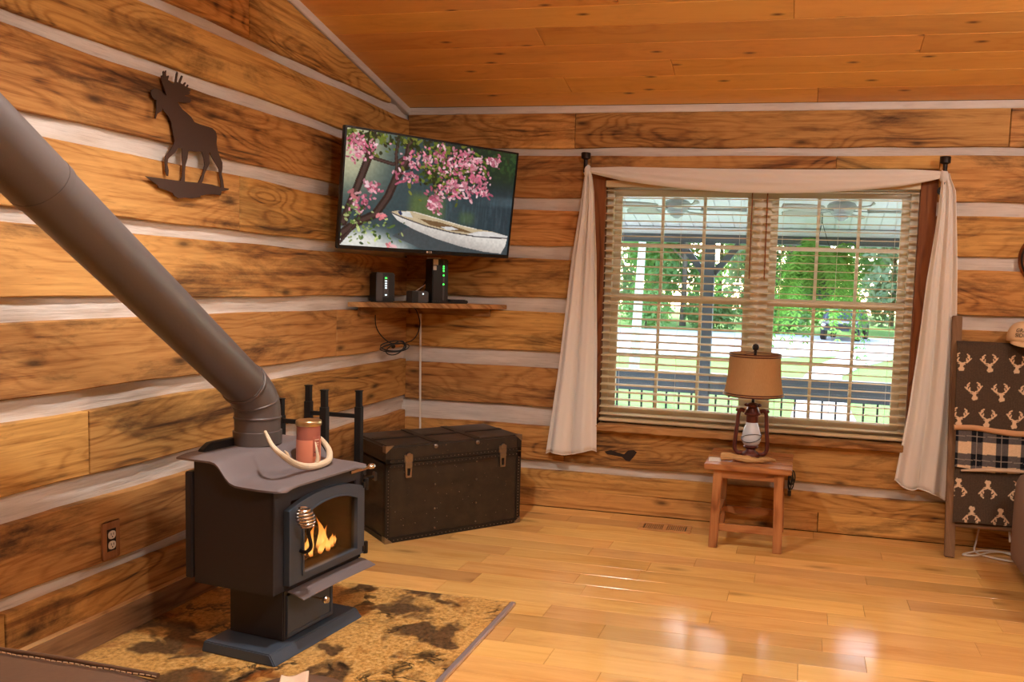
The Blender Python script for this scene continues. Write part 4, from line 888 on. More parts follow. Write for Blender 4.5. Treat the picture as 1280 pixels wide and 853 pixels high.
MBASE = [(-2.386, 1.887), (-2.316, 1.889), (-2.249, 1.891), (-2.169, 1.894), (-2.064, 1.901), (-1.987, 1.903), (-1.93, 1.898), (-1.873, 1.899), (-1.877, 1.891), (-1.924, 1.88), (-1.93, 1.861), (-1.987, 1.859), (-2.026, 1.853), (-2.064, 1.844), (-2.066, 1.837), (-2.118, 1.826), (-2.159, 1.825), (-2.2, 1.817), (-2.225, 1.826), (-2.235, 1.838), (-2.279, 1.845), (-2.317, 1.85), (-2.322, 1.861), (-2.349, 1.871)]
ms = thing('moose_wall_art', 'dark cut-metal moose silhouette walking on a strip of ground, hung on the wall', 'wall art', (0.012, -2.13, 1.82))
M['artmetal'] = plain('brown_art_metal', rgb(74, 54, 46), 0.55, 0.3, 80.0, 0.1)
fm = lambda a, b, d: (d, a+2.13, b-1.82)
MB().prism(MOOSE, fm, 0.006, 0.010).build('moose_cutout', M['artmetal'], ms)
MB().prism(MBASE, fm, 0.0055, 0.0105).build('ground_strip', M['artmetal'], ms)
MB().tube([(-0.011, 0.05, 0.30), (0.007, 0.05, 0.30)], 0.006, 8).build('stand_off', M['artmetal'], ms); MB().tube([(-0.011, 0.05, 0.03), (0.007, 0.05, 0.03)], 0.006, 8).build('stand_off', M['artmetal'], ms)

# ------------------------------------------------------------ outlet in the left wall
ou = thing('wall_outlet', 'white double socket in a dark wooden cover plate on the log wall', 'outlet', (0.001, -2.575, 0.414))
M['plate'] = wood('outlet_plate_wood', rgb(176, 120, 76), rgb(140, 88, 52), rgb(80, 44, 24), knots=0.0, smudge=0.8, tint=(0.95, 1.0))
o = MB().prism([(-0.047, -0.078), (0.047, -0.078), (0.047, 0.078), (-0.047, 0.078)], lambda a, b, d: (d, a, b), 0.0, 0.008).build('cover_plate', M['plate'], ou, bevel=0.004); uvify(o, 2)
MB().bx(0.0075, 0.009, -0.022, 0.022, -0.045, 0.045).build('recess', M['bronze'], ou)
for zz in (-0.021, 0.021):
    s_ = MB().grid(lambda u, v: (0.009+0.0035*(1 if v < 1 else 1), 0.0175*v*math.copysign(abs(math.cos(2*math.pi*u))**0.75, math.cos(2*math.pi*u)), zz+0.0165*v*math.copysign(abs(math.sin(2*math.pi*u))**0.75, math.sin(2*math.pi*u))), 24, 3, True, False)
    s_.quadgrid([[(0.0125-0.004*k, p[1], p[2]) for p in s_.v[-24:]] for k in (0, 1)], True)
    so2 = s_.build('socket', M['cord'], ou, smooth=True)
    for dy in (-0.006, 0.006): MB().bx(0.0122, 0.0132, dy-0.0012, dy+0.0012, zz-0.001, zz+0.009).build('slot', M['blackplastic'], so2)
    MB().bx(0.0122, 0.0132, -0.0022, 0.0022, zz-0.010, zz-0.005).build('slot', M['blackplastic'], so2)

# ------------------------------------------------------------ curtain scarf and its holders
for xx, zt, lab in ((1.272, 2.352, 'dark bronze curtain holder where the scarf falls towards the trunk'), (3.448, 2.328, 'dark bronze curtain holder where the scarf falls beside the ladder')):
    hk = thing('curtain_holder', lab, 'curtain holder', (xx, -0.002, zt-0.07), group='scarf curtain holders')
    MB().lathe([(0.016, -0.055), (0.013, -0.03), (0.013, 0.025), (0.020, 0.030), (0.030, 0.034), (0.031, 0.066), (0.028, 0.070), (0.0, 0.071)], 18, (0, -0.075, 0)).build('finial', M['bronze'], hk, smooth=True, angle=50)
    MB().tube([tuple(p) for p in catmull([(0, -0.002, -0.12), (0, -0.03, -0.115), (0, -0.06, -0.09), (0, -0.075, -0.05)], 5)], 0.010, 8).build('arm', M['bronze'], hk, smooth=True)
    MB().lathe([(0.026, -0.006), (0.026, 0.0), (0.012, 0.002)], 16, (0, 0, -0.12), 'y').build('wall_rose', M['bronze'], hk, smooth=True)
sf = thing('scarf_curtain', 'long sheer white scarf draped over the window from two holders', 'curtain', (2.36, -0.06, 0.33))
def swag(u, t):
    x = 1.285+(3.438-1.285)*u; e = math.sin(math.pi*u); pin = min(1.0, u/0.10, (1-u)/0.10)**0.6
    top = 2.270-0.012*u-0.010*e; bot = 2.222-0.028*u-0.100*e**0.8
    mid = (top+bot)/2; hh = (top-bot)/2*(0.55+0.45*pin); ph = 2*math.pi*t; dep = 0.012+0.020*pin
    rip = 0.22*math.sin(7*ph*0.5+u*9)+0.16*math.sin(5*math.sin(ph)*2.0+u*5)
    return (x, -0.068-(dep*math.cos(ph)*(1+rip) if math.cos(ph) > 0 else dep*0.6*math.cos(ph)), mid+hh*math.sin(ph))
wb(MB().grid(lambda t, u: swag(u, t), 48, 90, True, False), 'swag', M['scarf'], sf, smooth=True, angle=180)
def tail(name, LT, RT, zt, zbl, zbr, folds, seed):
    def fn(u, v):
        zb = zbl+(zbr-zbl)*u+0.012*math.sin(u*9+seed); z = zt+(zb-zt)*v; l, r = interp(LT, z), interp(RT, z)
        amp = 0.010+0.020*v; ph = u*folds*2*math.pi+seed+0.8*math.sin(v*2.2+seed)
        return (l+(r-l)*(u+0.018*math.sin(ph*1.0+1.3)*v), -0.078+amp*math.sin(ph)+0.006*math.sin(2.3*ph+v*3), z)
    mb = MB().grid(fn, 70, 60); o = wb(mb, name, M['scarf'], sf, smooth=True, angle=180)
    so = o.modifiers.new('thick', 'SOLIDIFY'); so.thickness = 0.002
    hem = MB().tube([fn(k/69, 1.0) for k in range(70)], 0.004, 6); wb(hem, 'hem', M['scarf'], sf, smooth=True)
tail('left_tail', [(2.26, 1.271), (2.20, 1.262), (2.004, 1.241), (1.694, 1.197), (1.274, 1.156), (0.902, 1.118), (0.386, 1.05)], [(2.26, 1.300), (2.20, 1.318), (2.108, 1.334), (1.698, 1.364), (1.127, 1.389), (0.43, 1.407)], 2.262, 0.375, 0.418, 2.3, 0.4)
tail('right_tail', [(2.22, 3.436), (1.94, 3.422), (1.608, 3.389), (1.224, 3.367), (0.833, 3.336), (0.385, 3.279)], [(2.22, 3.476), (2.128, 3.517), (1.707, 3.553), (1.234, 3.579), (0.753, 3.587), (0.322, 3.579)], 2.232, 0.375, 0.300, 2.2, 2.1)
wb(MB().ball((1.284, -0.068, 2.236), 0.034, 12, 8, 0.8, 0.9, 1.25), 'knot', M['scarf'], sf, smooth=True); wb(MB().ball((3.446, -0.068, 2.216), 0.034, 12, 8, 0.8, 0.9, 1.2), 'knot', M['scarf'], sf, smooth=True)

# ------------------------------------------------------------ side table, lantern lamp, antler stick
tb = thing('side_table', 'small rustic reddish wooden side table below the window', 'table', (2.42, -0.31, 0.0005))
TT = 0.498
for (x, yy) in ((2.247, -0.515), (2.594, -0.515), (2.247, -0.085), (2.594, -0.085)):
    l = wb(MB().bar((x-(0.012 if x < 2.4 else -0.012), yy-(0.012 if yy < -0.3 else -0.012), 0.0), (x, yy, TT-0.034), 0.052, 0.036, (0, 1, 0)), 'leg', M['tablewood'], tb, bevel=0.003); uvify(l, 2)
for k, (y0, y1) in enumerate(((-0.558, -0.432), (-0.428, -0.302), (-0.298, -0.172), (-0.168, -0.050))): board('top_board', tb, 2.168-2.42, 2.668-2.42, y0+0.31, y1+0.31, TT-0.034, TT-0.0004*(k % 2), M['tablewood'], 0.004)
for yy in (-0.515, -0.085):
    board('apron', tb, 2.27-2.42, 2.572-2.42, yy+0.31-0.011, yy+0.31+0.011, TT-0.085, TT-0.035, M['tablewood'], 0.002); board('stretcher', tb, 2.262-2.42, 2.580-2.42, yy+0.31-0.012, yy+0.31+0.012, 0.100, 0.142, M['tablewood'], 0.002)
for x in (2.247, 2.594):
    board('apron', tb, x-2.42-0.011, x-2.42+0.011, -0.495+0.31, -0.105+0.31, TT-0.085, TT-0.035, M['tablewood'], 0.002); board('stretcher', tb, x-2.42-0.012, x-2.42+0.012, -0.497+0.31, -0.103+0.31, 0.145, 0.185, M['tablewood'], 0.002)
lm = thing('lantern_lamp', 'rust red railroad-lantern table lamp with a tan bell shade', 'lamp', (2.416, -0.30, TT+0.001))
MB().lathe([(0.048, 0.0), (0.053, 0.006), (0.053, 0.028), (0.046, 0.036), (0.030, 0.044), (0.026, 0.058), (0.040, 0.066), (0.044, 0.074), (0.036, 0.082)], 28).build('font', M['rust'], lm, smooth=True, angle=50)
def lglass():
    t = NT('frosted_globe'); co = t.n('TexCoord').outputs['Object']; t.bsdf(rgb(214, 220, 226), 0.3, 0.0, t.noise(co, 90.0, 3.0), 0.4, 0.003, 0.6, Transmission_Weight=0.12); return t.m
MB().lathe([(0.036, 0.080), (0.050, 0.092), (0.058, 0.115), (0.057, 0.14), (0.048, 0.175), (0.038, 0.205), (0.034, 0.222)], 28).build('globe', lglass(), lm, smooth=True)
for s in (-1, 1):
    MB().tube([(0.06*math.cos(a)*1.0, s*0.0+0.06*math.sin(a), 0.105+0.05*(0.5+0.5*math.cos(a*1+s*1.2))) for a in [2*math.pi*k/32 for k in range(32)]], 0.0018, 5, closed=True).build('wire_guard', M['bronze'], lm, smooth=True)
    MB().tube([tuple(p) for p in catmull([(s*0.046, 0, 0.286), (s*0.068, 0, 0.292), (s*0.082, 0, 0.272), (s*0.087, 0, 0.20), (s*0.096, 0, 0.10), (s*0.095, 0, 0.055), (s*0.078, 0, 0.030), (s*0.050, 0, 0.028)], 6)], 0.0125, 10).build('side_tube', M['rust'], lm, smooth=True)
    MB().ball((s*0.092, 0, 0.290), 0.010, 8, 6).build('bail_knob', M['rust'], lm, smooth=True)
MB().lathe([(0.034, 0.220), (0.036, 0.222), (0.036, 0.262), (0.048, 0.266), (0.049, 0.272), (0.040, 0.282), (0.036, 0.300), (0.030, 0.312), (0.044, 0.318), (0.046, 0.324), (0.024, 0.336), (0.010, 0.340)], 28).build('chimney', M['rust'], lm, smooth=True, angle=45)
sc_ = MB()
for k in range(12): a = 2*math.pi*k/12; sc_.ball((0.044*math.cos(a), 0.044*math.sin(a), 0.324), 0.008, 7, 5)
sc_.build('crown_ring', M['rust'], lm, smooth=True)
MB().lathe([(0.009, 0.335), (0.009, 0.66)], 10).build('stem', M['bronze'], lm, smooth=True)
sp2 = [(0.180, 0.385), (0.174, 0.405), (0.167, 0.44), (0.160, 0.49), (0.156, 0.55), (0.153, 0.615), (0.152, 0.635)]
def sqr(mb): return mb
shd = MB().lathe(sp2+[(r-0.003, z) for r, z in sp2[::-1]], 40); 
shd.f = [f for f in shd.f if len(f) == 4]
shd.build('shade', M['shade'], lm, smooth=True, angle=60)
for (r, z) in ((0.181, 0.386), (0.1765, 0.398), (0.153, 0.633), (0.154, 0.620)):
    MB().tube([(r*math.cos(a), r*math.sin(a), z) for a in [2*math.pi*k/40 for k in range(40)]], 0.0038, 6, closed=True).build('shade_trim', M['rust'], lm, smooth=True)
for k in range(3): a = k*2.094; MB().bar((0.006*math.cos(a), 0.006*math.sin(a), 0.640), (0.151*math.cos(a), 0.151*math.sin(a), 0.632), 0.003, 0.003).build('spider', M['bronze'], lm)
MB().lathe([(0.008, 0.640), (0.012, 0.646), (0.008, 0.652), (0.018, 0.660), (0.021, 0.674), (0.016, 0.688), (0.0, 0.694)], 16).build('finial', M['bronze'], lm, smooth=True)
M['stick'] = wood('driftwood', rgb(214, 178, 124), rgb(186, 140, 84), rgb(104, 66, 34), knots=0.3, smudge=0.9, tint=(1.0, 1.02))
dw = catmull([(-0.155, -0.02, 0.026), (-0.10, -0.03, 0.030), (-0.04, -0.035, 0.026), (0.02, -0.03, 0.020), (0.07, -0.02, 0.020), (0.115, 0.0, 0.024), (0.155, 0.018, 0.018)], 6)
o = MB().tube([tuple(p) for p in dw], [(0.019+0.003*math.sin(k*0.5)+0.0015*math.sin(k*1.3))*(1.12-0.6*(k/(len(dw)-1))**2) for k in range(len(dw))], 9).build('driftwood_stick', M['stick'], smooth=True, loc=(2.41, -0.425, TT+0.0015)); tag(o, 'knobbly pale driftwood stick lying on the side table before the lantern', 'driftwood'); uvify(o, 0)
pd = thing('notepaper_slip', 'pale slip of paper on the corner of the side table', 'paper', (2.215, -0.42, TT+0.0005), 0.08)
MB().grid(lambda u, v: (-0.035+0.07*u, -0.06+0.12*v, 0.0012+0.002*math.sin(u*3)*v), 8, 8).build('sheet', M['cord'], pd, smooth=True).modifiers.new('thick', 'SOLIDIFY').thickness = 0.0006
lc_ = thing('lamp_cord', 'dark bundled lamp cord hanging beside the side table', 'cable', (2.655, -0.028, 0.31))
for k in range(4): MB().tube([(0.010*math.cos(a)*(1+0.3*k)+0.004*k, 0.008*k-0.012, 0.045*math.sin(a)+0.03*(k % 2)) for a in [2*math.pi*i/24 for i in range(24)]], 0.0035, 6, closed=True).build('cord_loop', M['cable'], lc_, smooth=True)
MB().tube([tuple(p) for p in catmull([(-0.035, -0.012, 0.165), (-0.02, -0.010, 0.155), (0.01, 0.0, 0.12)], 5)], 0.0035, 6).build('cord_end', M['cable'], lc_, smooth=True); MB().bx(-0.010, 0.012, -0.015, 0.012, -0.085, -0.05).build('plug', M['blackplastic'], lc_, bevel=0.003)

# ------------------------------------------------------------ floor register
vt = thing('floor_register', 'slotted wooden floor register set in the planks by the wall', 'vent', (1.905, -0.24, 0.0005), 0.03)
M['ventwood'] = wood('vent_oak', rgb(222, 168, 108), rgb(200, 142, 84), rgb(130, 84, 44), knots=0.0, smudge=0.1, rough=0.4, tint=(0.95, 1.0))
o = MB().prism([(-0.165, -0.085), (0.165, -0.085), (0.165, 0.085), (-0.165, 0.085)], lambda a, b, d: (a, b, d), 0.0, 0.007, [(-0.135, -0.055), (0.135, -0.055), (0.135, 0.055), (-0.135, 0.055)]).build('frame', M['ventwood'], vt, bevel=0.002); uvify(o, 0)
MB().bx(-0.14, 0.14, -0.06, 0.06, 0.0002, 0.0012).build('duct_shadow', M['blackplastic'], vt)
uvify(MB().bx(-0.013, 0.013, -0.055, 0.055, 0.001, 0.0068).build('middle_bar', M['ventwood'], vt), 1)
for side in (-1, 1):
    for k in range(9):
        x = side*(0.022+k*0.0125); uvify(MB().bx(x-0.0035, x+0.0035, -0.055, 0.055, 0.001, 0.0062).build('slat', M['ventwood'], vt), 1)

# ------------------------------------------------------------ blanket ladder
la = thing('blanket_ladder', 'weathered wooden blanket ladder leaning on the log wall', 'ladder', (3.82, -0.27, 0.0005))
def lady(z): return -0.27+0.205*z/1.42
for x0, x1 in ((3.584, 3.572), (4.075, 4.065)):
    l = wb(MB().bar((x0, lady(0), 0.002), (x1, lady(1.40), 1.40), 0.056, 0.034, (0, 1, 0)), 'rail', M['ladder'], la, bevel=0.004); uvify(l, 2)
for z in (0.192, 0.545, 0.80, 1.215): uvify(wb(MB().tube([(3.585, lady(z), z), (4.07, lady(z), z)], 0.017, 10), 'rung', M['ladder'], la, smooth=True), 0)
DHEAD = [(-0.12, 0.0), (0.16, 0.05), (0.2, 0.2), (0.1, 0.3), (0.12, 0.42), (0.28, 0.5), (0.14, 0.5), (0.08, 0.56), (-0.08, 0.56), (-0.14, 0.5), (-0.28, 0.5), (-0.12, 0.42), (-0.1, 0.3), (-0.2, 0.15)]
DANT = [[(0.08, 0.55), (0.3, 0.62), (0.43, 0.80), (0.38, 1.05), (0.24, 1.15)], [(0.3, 0.62), (0.25, 0.84)], [(0.40, 0.75), (0.53, 0.9)], [(0.42, 0.88), (0.30, 0.98)]]
def deer_mask(X, Z, spots, size, flip):
    m = np.zeros(X.shape, bool)
    for cx, cz, ro in spots:
        a = (X-cx)/size; b = (Z-cz)/size*(-1 if flip else 1); c_, s_ = math.cos(ro), math.sin(ro); a, b = a*c_-b*s_, a*s_+b*c_; b = b+0.55
        near = (abs(a) < 0.8) & (abs(b-0.55) < 0.9)
        if not near.any(): continue
        k = inpoly(a, b, DHEAD)
        for p in DANT:
            k |= seg_d(a, b, p) < 0.043; k |= seg_d(-a, b, p) < 0.043
        m |= k & near
    return m
M['knit'] = attrmat('patterned_fleece', 0.95, 0, 400.0, 0.5, 0.1)
def blanket(name, label, x0, x1, zr, zb, off, colfn, nu, nv, wav, back=0.12, sag=0.0):
    t = thing(name, label, 'blanket', ((x0+x1)/2, lady(zb)-off, zb)); rows = []; XX = []; ZZ = []
    R_ = 0.019+off*0.45; hang = zr-zb; tot = hang+math.pi*R_+back
    for j in range(nv):
        s = tot*j/(nv-1); r = []
        for i in range(nu):
            u = i/(nu-1); x = x0+(x1-x0)*u; w = wav(u)
            if s < hang: z = zb+s+w*(1-s/hang)+sag*0; y = lady(z)-R_-(off*0.55)-0.006*math.sin(u*7+s*4)*(1-s/hang)-0.004*math.sin(u*15+1)*(1-s/hang); zz = z
            elif s < hang+math.pi*R_:
                a = (s-hang)/R_; z = zr+R_*math.sin(a); y = lady(zr)-math.cos(a)*R_-(off*0.55)*max(0, math.cos(a)); zz = zr+(s-hang)
            else: q = s-hang-math.pi*R_; z = zr-q; y = lady(z)+R_; zz = 9.0
            r.append((x, y, z)); XX.append(x); ZZ.append(zz if zz < 5 else zr+0.3+s)
        rows.append(r)
    mb = MB().quadgrid(rows); c = colfn(np.array(XX), np.array(ZZ)); mb.col = np.concatenate([LINV(np.clip(c, 0, 255)), np.ones((len(c), 1))], 1)
    o = wb(mb, 'cloth', M['knit'], t, smooth=True, angle=180, recalc=False); so = o.modifiers.new('thick', 'SOLIDIFY'); so.thickness = 0.007; so.offset = 1.0
    return t
def deercol(spots, flip):
    def f(X, Z):
        m = deer_mask(X, Z, spots, 0.088, flip); rib = 0.5+0.5*np.sin(X*2*math.pi/0.0085); g = np.random.RandomState(3).rand(len(X))
        base = np.stack([66+16*rib+14*g, 54+13*rib+12*g, 44+11*rib+10*g], 1); base[m] = np.array([226, 196, 160])+(g[m, None]-0.5)*16; return base
    return f
sp1 = [(3.600+0.150*k, 1.130, 0.10*(-1)**k) for k in range(4)]+[(3.672+0.146*k, 0.965, -0.12) for k in range(3)]+[(3.598+0.150*k, 0.815, 0.08) for k in range(4)]
d1 = blanket('deer_blanket', 'dark brown blanket with upright cream stag heads on the top rung', 3.572, 4.06, 1.215, 0.755, 0.032, deercol(sp1, False), 165, 210, lambda u: 0.010*math.sin(u*6.0+0.6))
hemp = [(3.572+(4.06-3.572)*k/40, lady(0.75)-0.052, 0.752+0.010*math.sin(k/40*6+0.6)) for k in range(41)]
wb(MB().tube(hemp, 0.017, 10), 'fleece_edge', plain('tan_fleece', rgb(206, 160, 116), 0.95, 0, 120.0, 0.4), d1, smooth=True)
def plaid(X, Z):
    n = len(X); c = np.zeros((n, 3)); g = np.random.RandomState(4).rand(n)
    bx_ = (((X-3.600) % 0.135) < 0.068); bz_ = (((Z-0.475) % 0.135) < 0.068)
    c[:] = (26, 28, 34); c[bx_ ^ bz_] = (98, 92, 90); c[bx_ & bz_] = (226, 196, 160)
    for off, col, w in ((0.100, (150, 140, 130), 0.0020),):
        c[np.abs(((X-3.600-off+0.0675) % 0.135)-0.0675) < w] = col; c[np.abs(((Z-0.475-off+0.0675) % 0.135)-0.0675) < w] = col
    return c+(g[:, None]-0.5)*14
p1 = blanket('plaid_blanket', 'black grey and cream plaid blanket folded on the middle rung', 3.585, 4.055, 0.800, 0.52, 0.022, plaid, 120, 110, lambda u: 0.012*math.sin(u*5.0+2.0), 0.10)
fpts = [(3.62+(0.40)*k/24, lady(0.51)-0.052, 0.512+0.010*math.sin(k/24*3.1)+0.016*k/24) for k in range(25)]
wb(MB().tube(fpts, [0.006+0.012*math.sin(math.pi*min(1, (k+1)/26)) for k in range(25)], 8, flat=0.7), 'folded_edge', plain('cream_fleece', rgb(214, 186, 156), 0.95, 0, 120.0, 0.4), p1, smooth=True)
sp3 = [(3.612+0.160*k, 0.415, 0.0) for k in range(3)]+[(3.690+0.155*k, 0.262, 0.0) for k in range(3)]
blanket('deer_throw', 'dark blanket with upside-down stag heads on the lower rung', 3.590, 4.05, 0.545, 0.212, 0.008, deercol(sp3, True), 160, 150, lambda u: 0.003*math.sin(u*5.0), 0.10)
# cap hooked over the ladder
cp = thing('trucker_cap', 'tan cap with dark lettering hooked on the ladder above the blankets', 'cap', (3.935, -0.135, 1.262), 0.10)
M['capcloth'] = plain('tan_cap_cloth', rgb(222, 190, 150), 0.9, 0, 150.0, 0.3)
MB().grid(lambda u, v: (0.098*math.cos(math.pi*2*u)*math.sin(math.pi/2*(0.02+0.98*v))**0.8, 0.095*math.sin(math.pi*2*u)*math.sin(math.pi/2*(0.02+0.98*v))**0.8, 0.008+0.115*math.cos(math.pi/2*(0.02+0.98*v))**0.75), 32, 14, True, False).build('crown', M['capcloth'], cp, smooth=True, angle=180).modifiers.new('thick', 'SOLIDIFY').thickness = 0.003
def brim(u, v):
    a = math.pi*(1.10+0.80*u); r0 = 0.094; ext = 0.075*math.sin(math.pi*u)**0.7*v; return ((r0+ext*0.15)*math.cos(a), (r0+ext)*math.sin(a), 0.010-0.030*v*math.sin(math.pi*u)**0.7-0.012*(2*u-1)**2*v)
MB().grid(brim, 24, 6).build('brim', M['capcloth'], cp, smooth=True, angle=180).modifiers.new('thick', 'SOLIDIFY').thickness = 0.004
MB().ball((0, 0, 0.124), 0.008, 8, 5, 1, 1, 0.6).build('button', M['capcloth'], cp, smooth=True)
for txt, zz in (('GRAN', 0.072), ('SIDE', 0.044)):
    me = text_mesh(txt, 0.030, 0.0006, 'LEFT'); r = 0.0985
    for vv in me.vertices:
        x, yv, d = vv.co.x, vv.co.y, vv.co.z; ang = -math.pi/2-0.86+x/r; hz = zz+yv; k = math.sin(math.acos(min(1, max(0, (hz-0.008)/0.115))**(1/0.75)))**0.8
        rr = 0.098*k+0.0035+d; vv.co = (rr*math.cos(ang), rr*0.97*math.sin(ang), hz)
    me.materials.append(M['cable']); o = bpy.data.objects.new('lettering', me); COL.objects.link(o); o.parent = cp
# white cord by the ladder
wc = thing('white_extension_cord', 'white power cord looped on the floor behind the blanket ladder', 'cable', (3.80, -0.16, 0.006))
MB().tube([tuple(p) for p in catmull([(0.09, 0.02, 0.42), (0.10, -0.02, 0.30), (0.115, -0.04, 0.16), (0.12, -0.05, 0.10)], 6)], 0.0065, 8).build('drop', M['cord'], wc, smooth=True)
MB().tube([tuple(p) for p in catmull([(-0.02, 0.10, 0.14), (-0.04, 0.06, 0.06), (-0.05, 0.02, 0.006), (0.02, -0.06, 0.003), (0.14, -0.10, 0.003), (0.20, -0.04, 0.004), (0.10, 0.06, 0.006), (0.0, 0.04, 0.010), (-0.10, -0.02, 0.004), (-0.13, -0.06, 0.003), (-0.06, -0.06, 0.006), (0.04, 0.02, 0.012), (0.14, 0.05, 0.008), (0.22, 0.02, 0.004)], 7)], 0.0055, 8).build('loops', M['cord'], wc, smooth=True)
MB().bx(0.072, 0.108, 0.0, 0.03, 0.40, 0.45).build('plug', M['cord'], wc, bevel=0.005)
# round plaque
pq = thing('round_wall_plaque', 'dark round wooden plaque hung high on the wall past the ladder', 'wall plaque', (4.065, -0.001, 1.75))
o = MB().lathe([(0.0, -0.032), (0.145, -0.032), (0.152, -0.034), (0.162, -0.030), (0.168, -0.018), (0.168, 0.0)], 40, (0, 0, 0), 'y').build('disc', M['casing'], pq, smooth=True, angle=40); uvify(o, 0)
MB().tube([(0.155*math.cos(a), -0.034, 0.155*math.sin(a)) for a in [2*math.pi*k/40 for k in range(40)]], 0.007, 8, closed=True).build('rim', M['bronze'], pq, smooth=True)

# ------------------------------------------------------------ recliner at the side
def rbox(x0, x1, y0, y1, z0, z1, r, n=6, puff=0.0):
    """rounded, slightly puffed upholstery block"""
    mb = MB(); cx, cy, cz = (x0+x1)/2, (y0+y1)/2, (z0+z1)/2; hx, hy, hz = (x1-x0)/2, (y1-y0)/2, (z1-z0)/2
    bm = bmesh.new(); bmesh.ops.create_cube(bm, size=2.0)
    bmesh.ops.subdivide_edges(bm, edges=bm.edges, cuts=9, use_grid_fill=True)
    for v in bm.verts:
        p = Vector((v.co.x*hx, v.co.y*hy, v.co.z*hz)); q = Vector([max(-(h-r), min(h-r, c)) for c, h in zip(p, (hx, hy, hz))]); d = p-q
        if d.length > 1e-6: p = q+d.normalized()*r
        if puff: 
            f_ = (1-(v.co.x)**2)*(1-(v.co.y)**2)+(1-(v.co.x)**2)*(1-(v.co.z)**2)+(1-(v.co.y)**2)*(1-(v.co.z)**2); p += v.co.normalized()*puff*f_*0.5
        v.co = p+Vector((cx, cy, cz))
    bm.verts.index_update(); mb.v = [tuple(v.co) for v in bm.verts]; mb.f = [tuple(v.index for v in f.verts) for f in bm.faces]; bm.free(); return mb
rc = thing('suede_recliner', 'grey-brown suede recliner with a rounded padded arm beside the ladder', 'recliner', (4.37, -0.95, 0.0005))
def R_(n, mb, m=None, **k): return wb(mb, n, m or M['suede'], rc, smooth=True, angle=60, **k)
R_('arm', rbox(3.862, 4.085, -1.42, -0.372, 0.035, 0.575, 0.085, puff=0.012)); R_('arm', rbox(4.66, 4.88, -1.42, -0.372, 0.035, 0.575, 0.085, puff=0.012))
R_('seat_cushion', rbox(4.075, 4.67, -1.46, -0.60, 0.16, 0.46, 0.07, puff=0.02)); R_('back_cushion', rbox(4.07, 4.68, -0.66, -0.36, 0.30, 1.02, 0.10, puff=0.03)); R_('base', rbox(3.95, 4.79, -1.34, -0.44, 0.0015, 0.09, 0.02), M['black'])
pts = []
for k in range(60):
    a = k/59; yy = -0.372-0.02-1.0*a; pts.append((3.862-0.006+0.02, yy, 0.0))
R_('stitching', MB().tube([(3.862+0.012, -0.385-0.0*k+(-0.95)*(k/40), 0.50+0.03*math.sin(k/40*3)) for k in range(41)], 0.003, 5), M['stitch'])

# ------------------------------------------------------------ leather seating in the foreground
sfa = thing('leather_sofa', 'brown stitched leather sofa end facing the stove across the hearth', 'sofa', (0.72, -4.2, 0.0005))
def S_(n, mb, m=None, **k): return wb(mb, n, m or M['leather'], sfa, smooth=True, angle=60, **k)
S_('arm', rbox(0.12, 1.225, -3.92, -3.655, 0.02, 0.515, 0.045, puff=0.006))
S_('seat_cushion', rbox(0.42, 1.20, -4.9, -3.925, 0.20, 0.45, 0.06, puff=0.02)); S_('backrest', rbox(0.12, 0.42, -4.9, -3.925, 0.02, 0.85, 0.08, puff=0.03)); S_('base', rbox(0.14, 1.18, -4.88, -3.93, 0.0015, 0.21, 0.02))
sti = MB()
for k in range(60):
    x = 0.17+k*0.0172; sti.tube([(x, -3.690+0.0015*math.sin(k), 0.519), (x+0.011, -3.690+0.0015*math.sin(k+0.5), 0.519)], 0.0022, 5)
tag(S_('top_stitching', sti, M['stitch']), 'pale saddle stitching', kind='stuff')
S_('piping', MB().tube([(0.16, -3.676, 0.514), (0.5, -3.674, 0.516), (0.9, -3.673, 0.517), (1.19, -3.676, 0.514)], 0.007, 8))
of = thing('leather_ottoman', 'round brown leather ottoman at the hearth corner', 'ottoman', (1.43, -3.49, 0.0005))
MB().lathe([(0.15, 0.03), (0.18, 0.05), (0.19, 0.20), (0.19, 0.32), (0.18, 0.365), (0.155, 0.39), (0.10, 0.403), (0.0, 0.408)], 40).build('cushion', M['leather'], of, smooth=True, angle=60)
MB().lathe([(0.14, 0.0), (0.14, 0.032)], 32).build('plinth', M['black'], of, smooth=True)
MB().tube([(0.187*math.cos(a), 0.187*math.sin(a), 0.345) for a in [2*math.pi*k/48 for k in range(48)]], 0.006, 6, closed=True).build('piping', M['leather'], of, smooth=True)
cw = thing('folded_napkin', 'folded cream napkin lying on the leather ottoman', 'napkin', (1.40, -3.43, 0.409), 0.5)
MB().grid(lambda u, v: (-0.035+0.07*u, -0.09+0.13*v, 0.008+0.006*math.sin(u*5+v*3)), 12, 12).build('cloth', plain('cream_napkin', rgb(226, 196, 168), 0.9, 0, 150.0, 0.3), cw, smooth=True).modifiers.new('thick', 'SOLIDIFY').thickness = 0.006

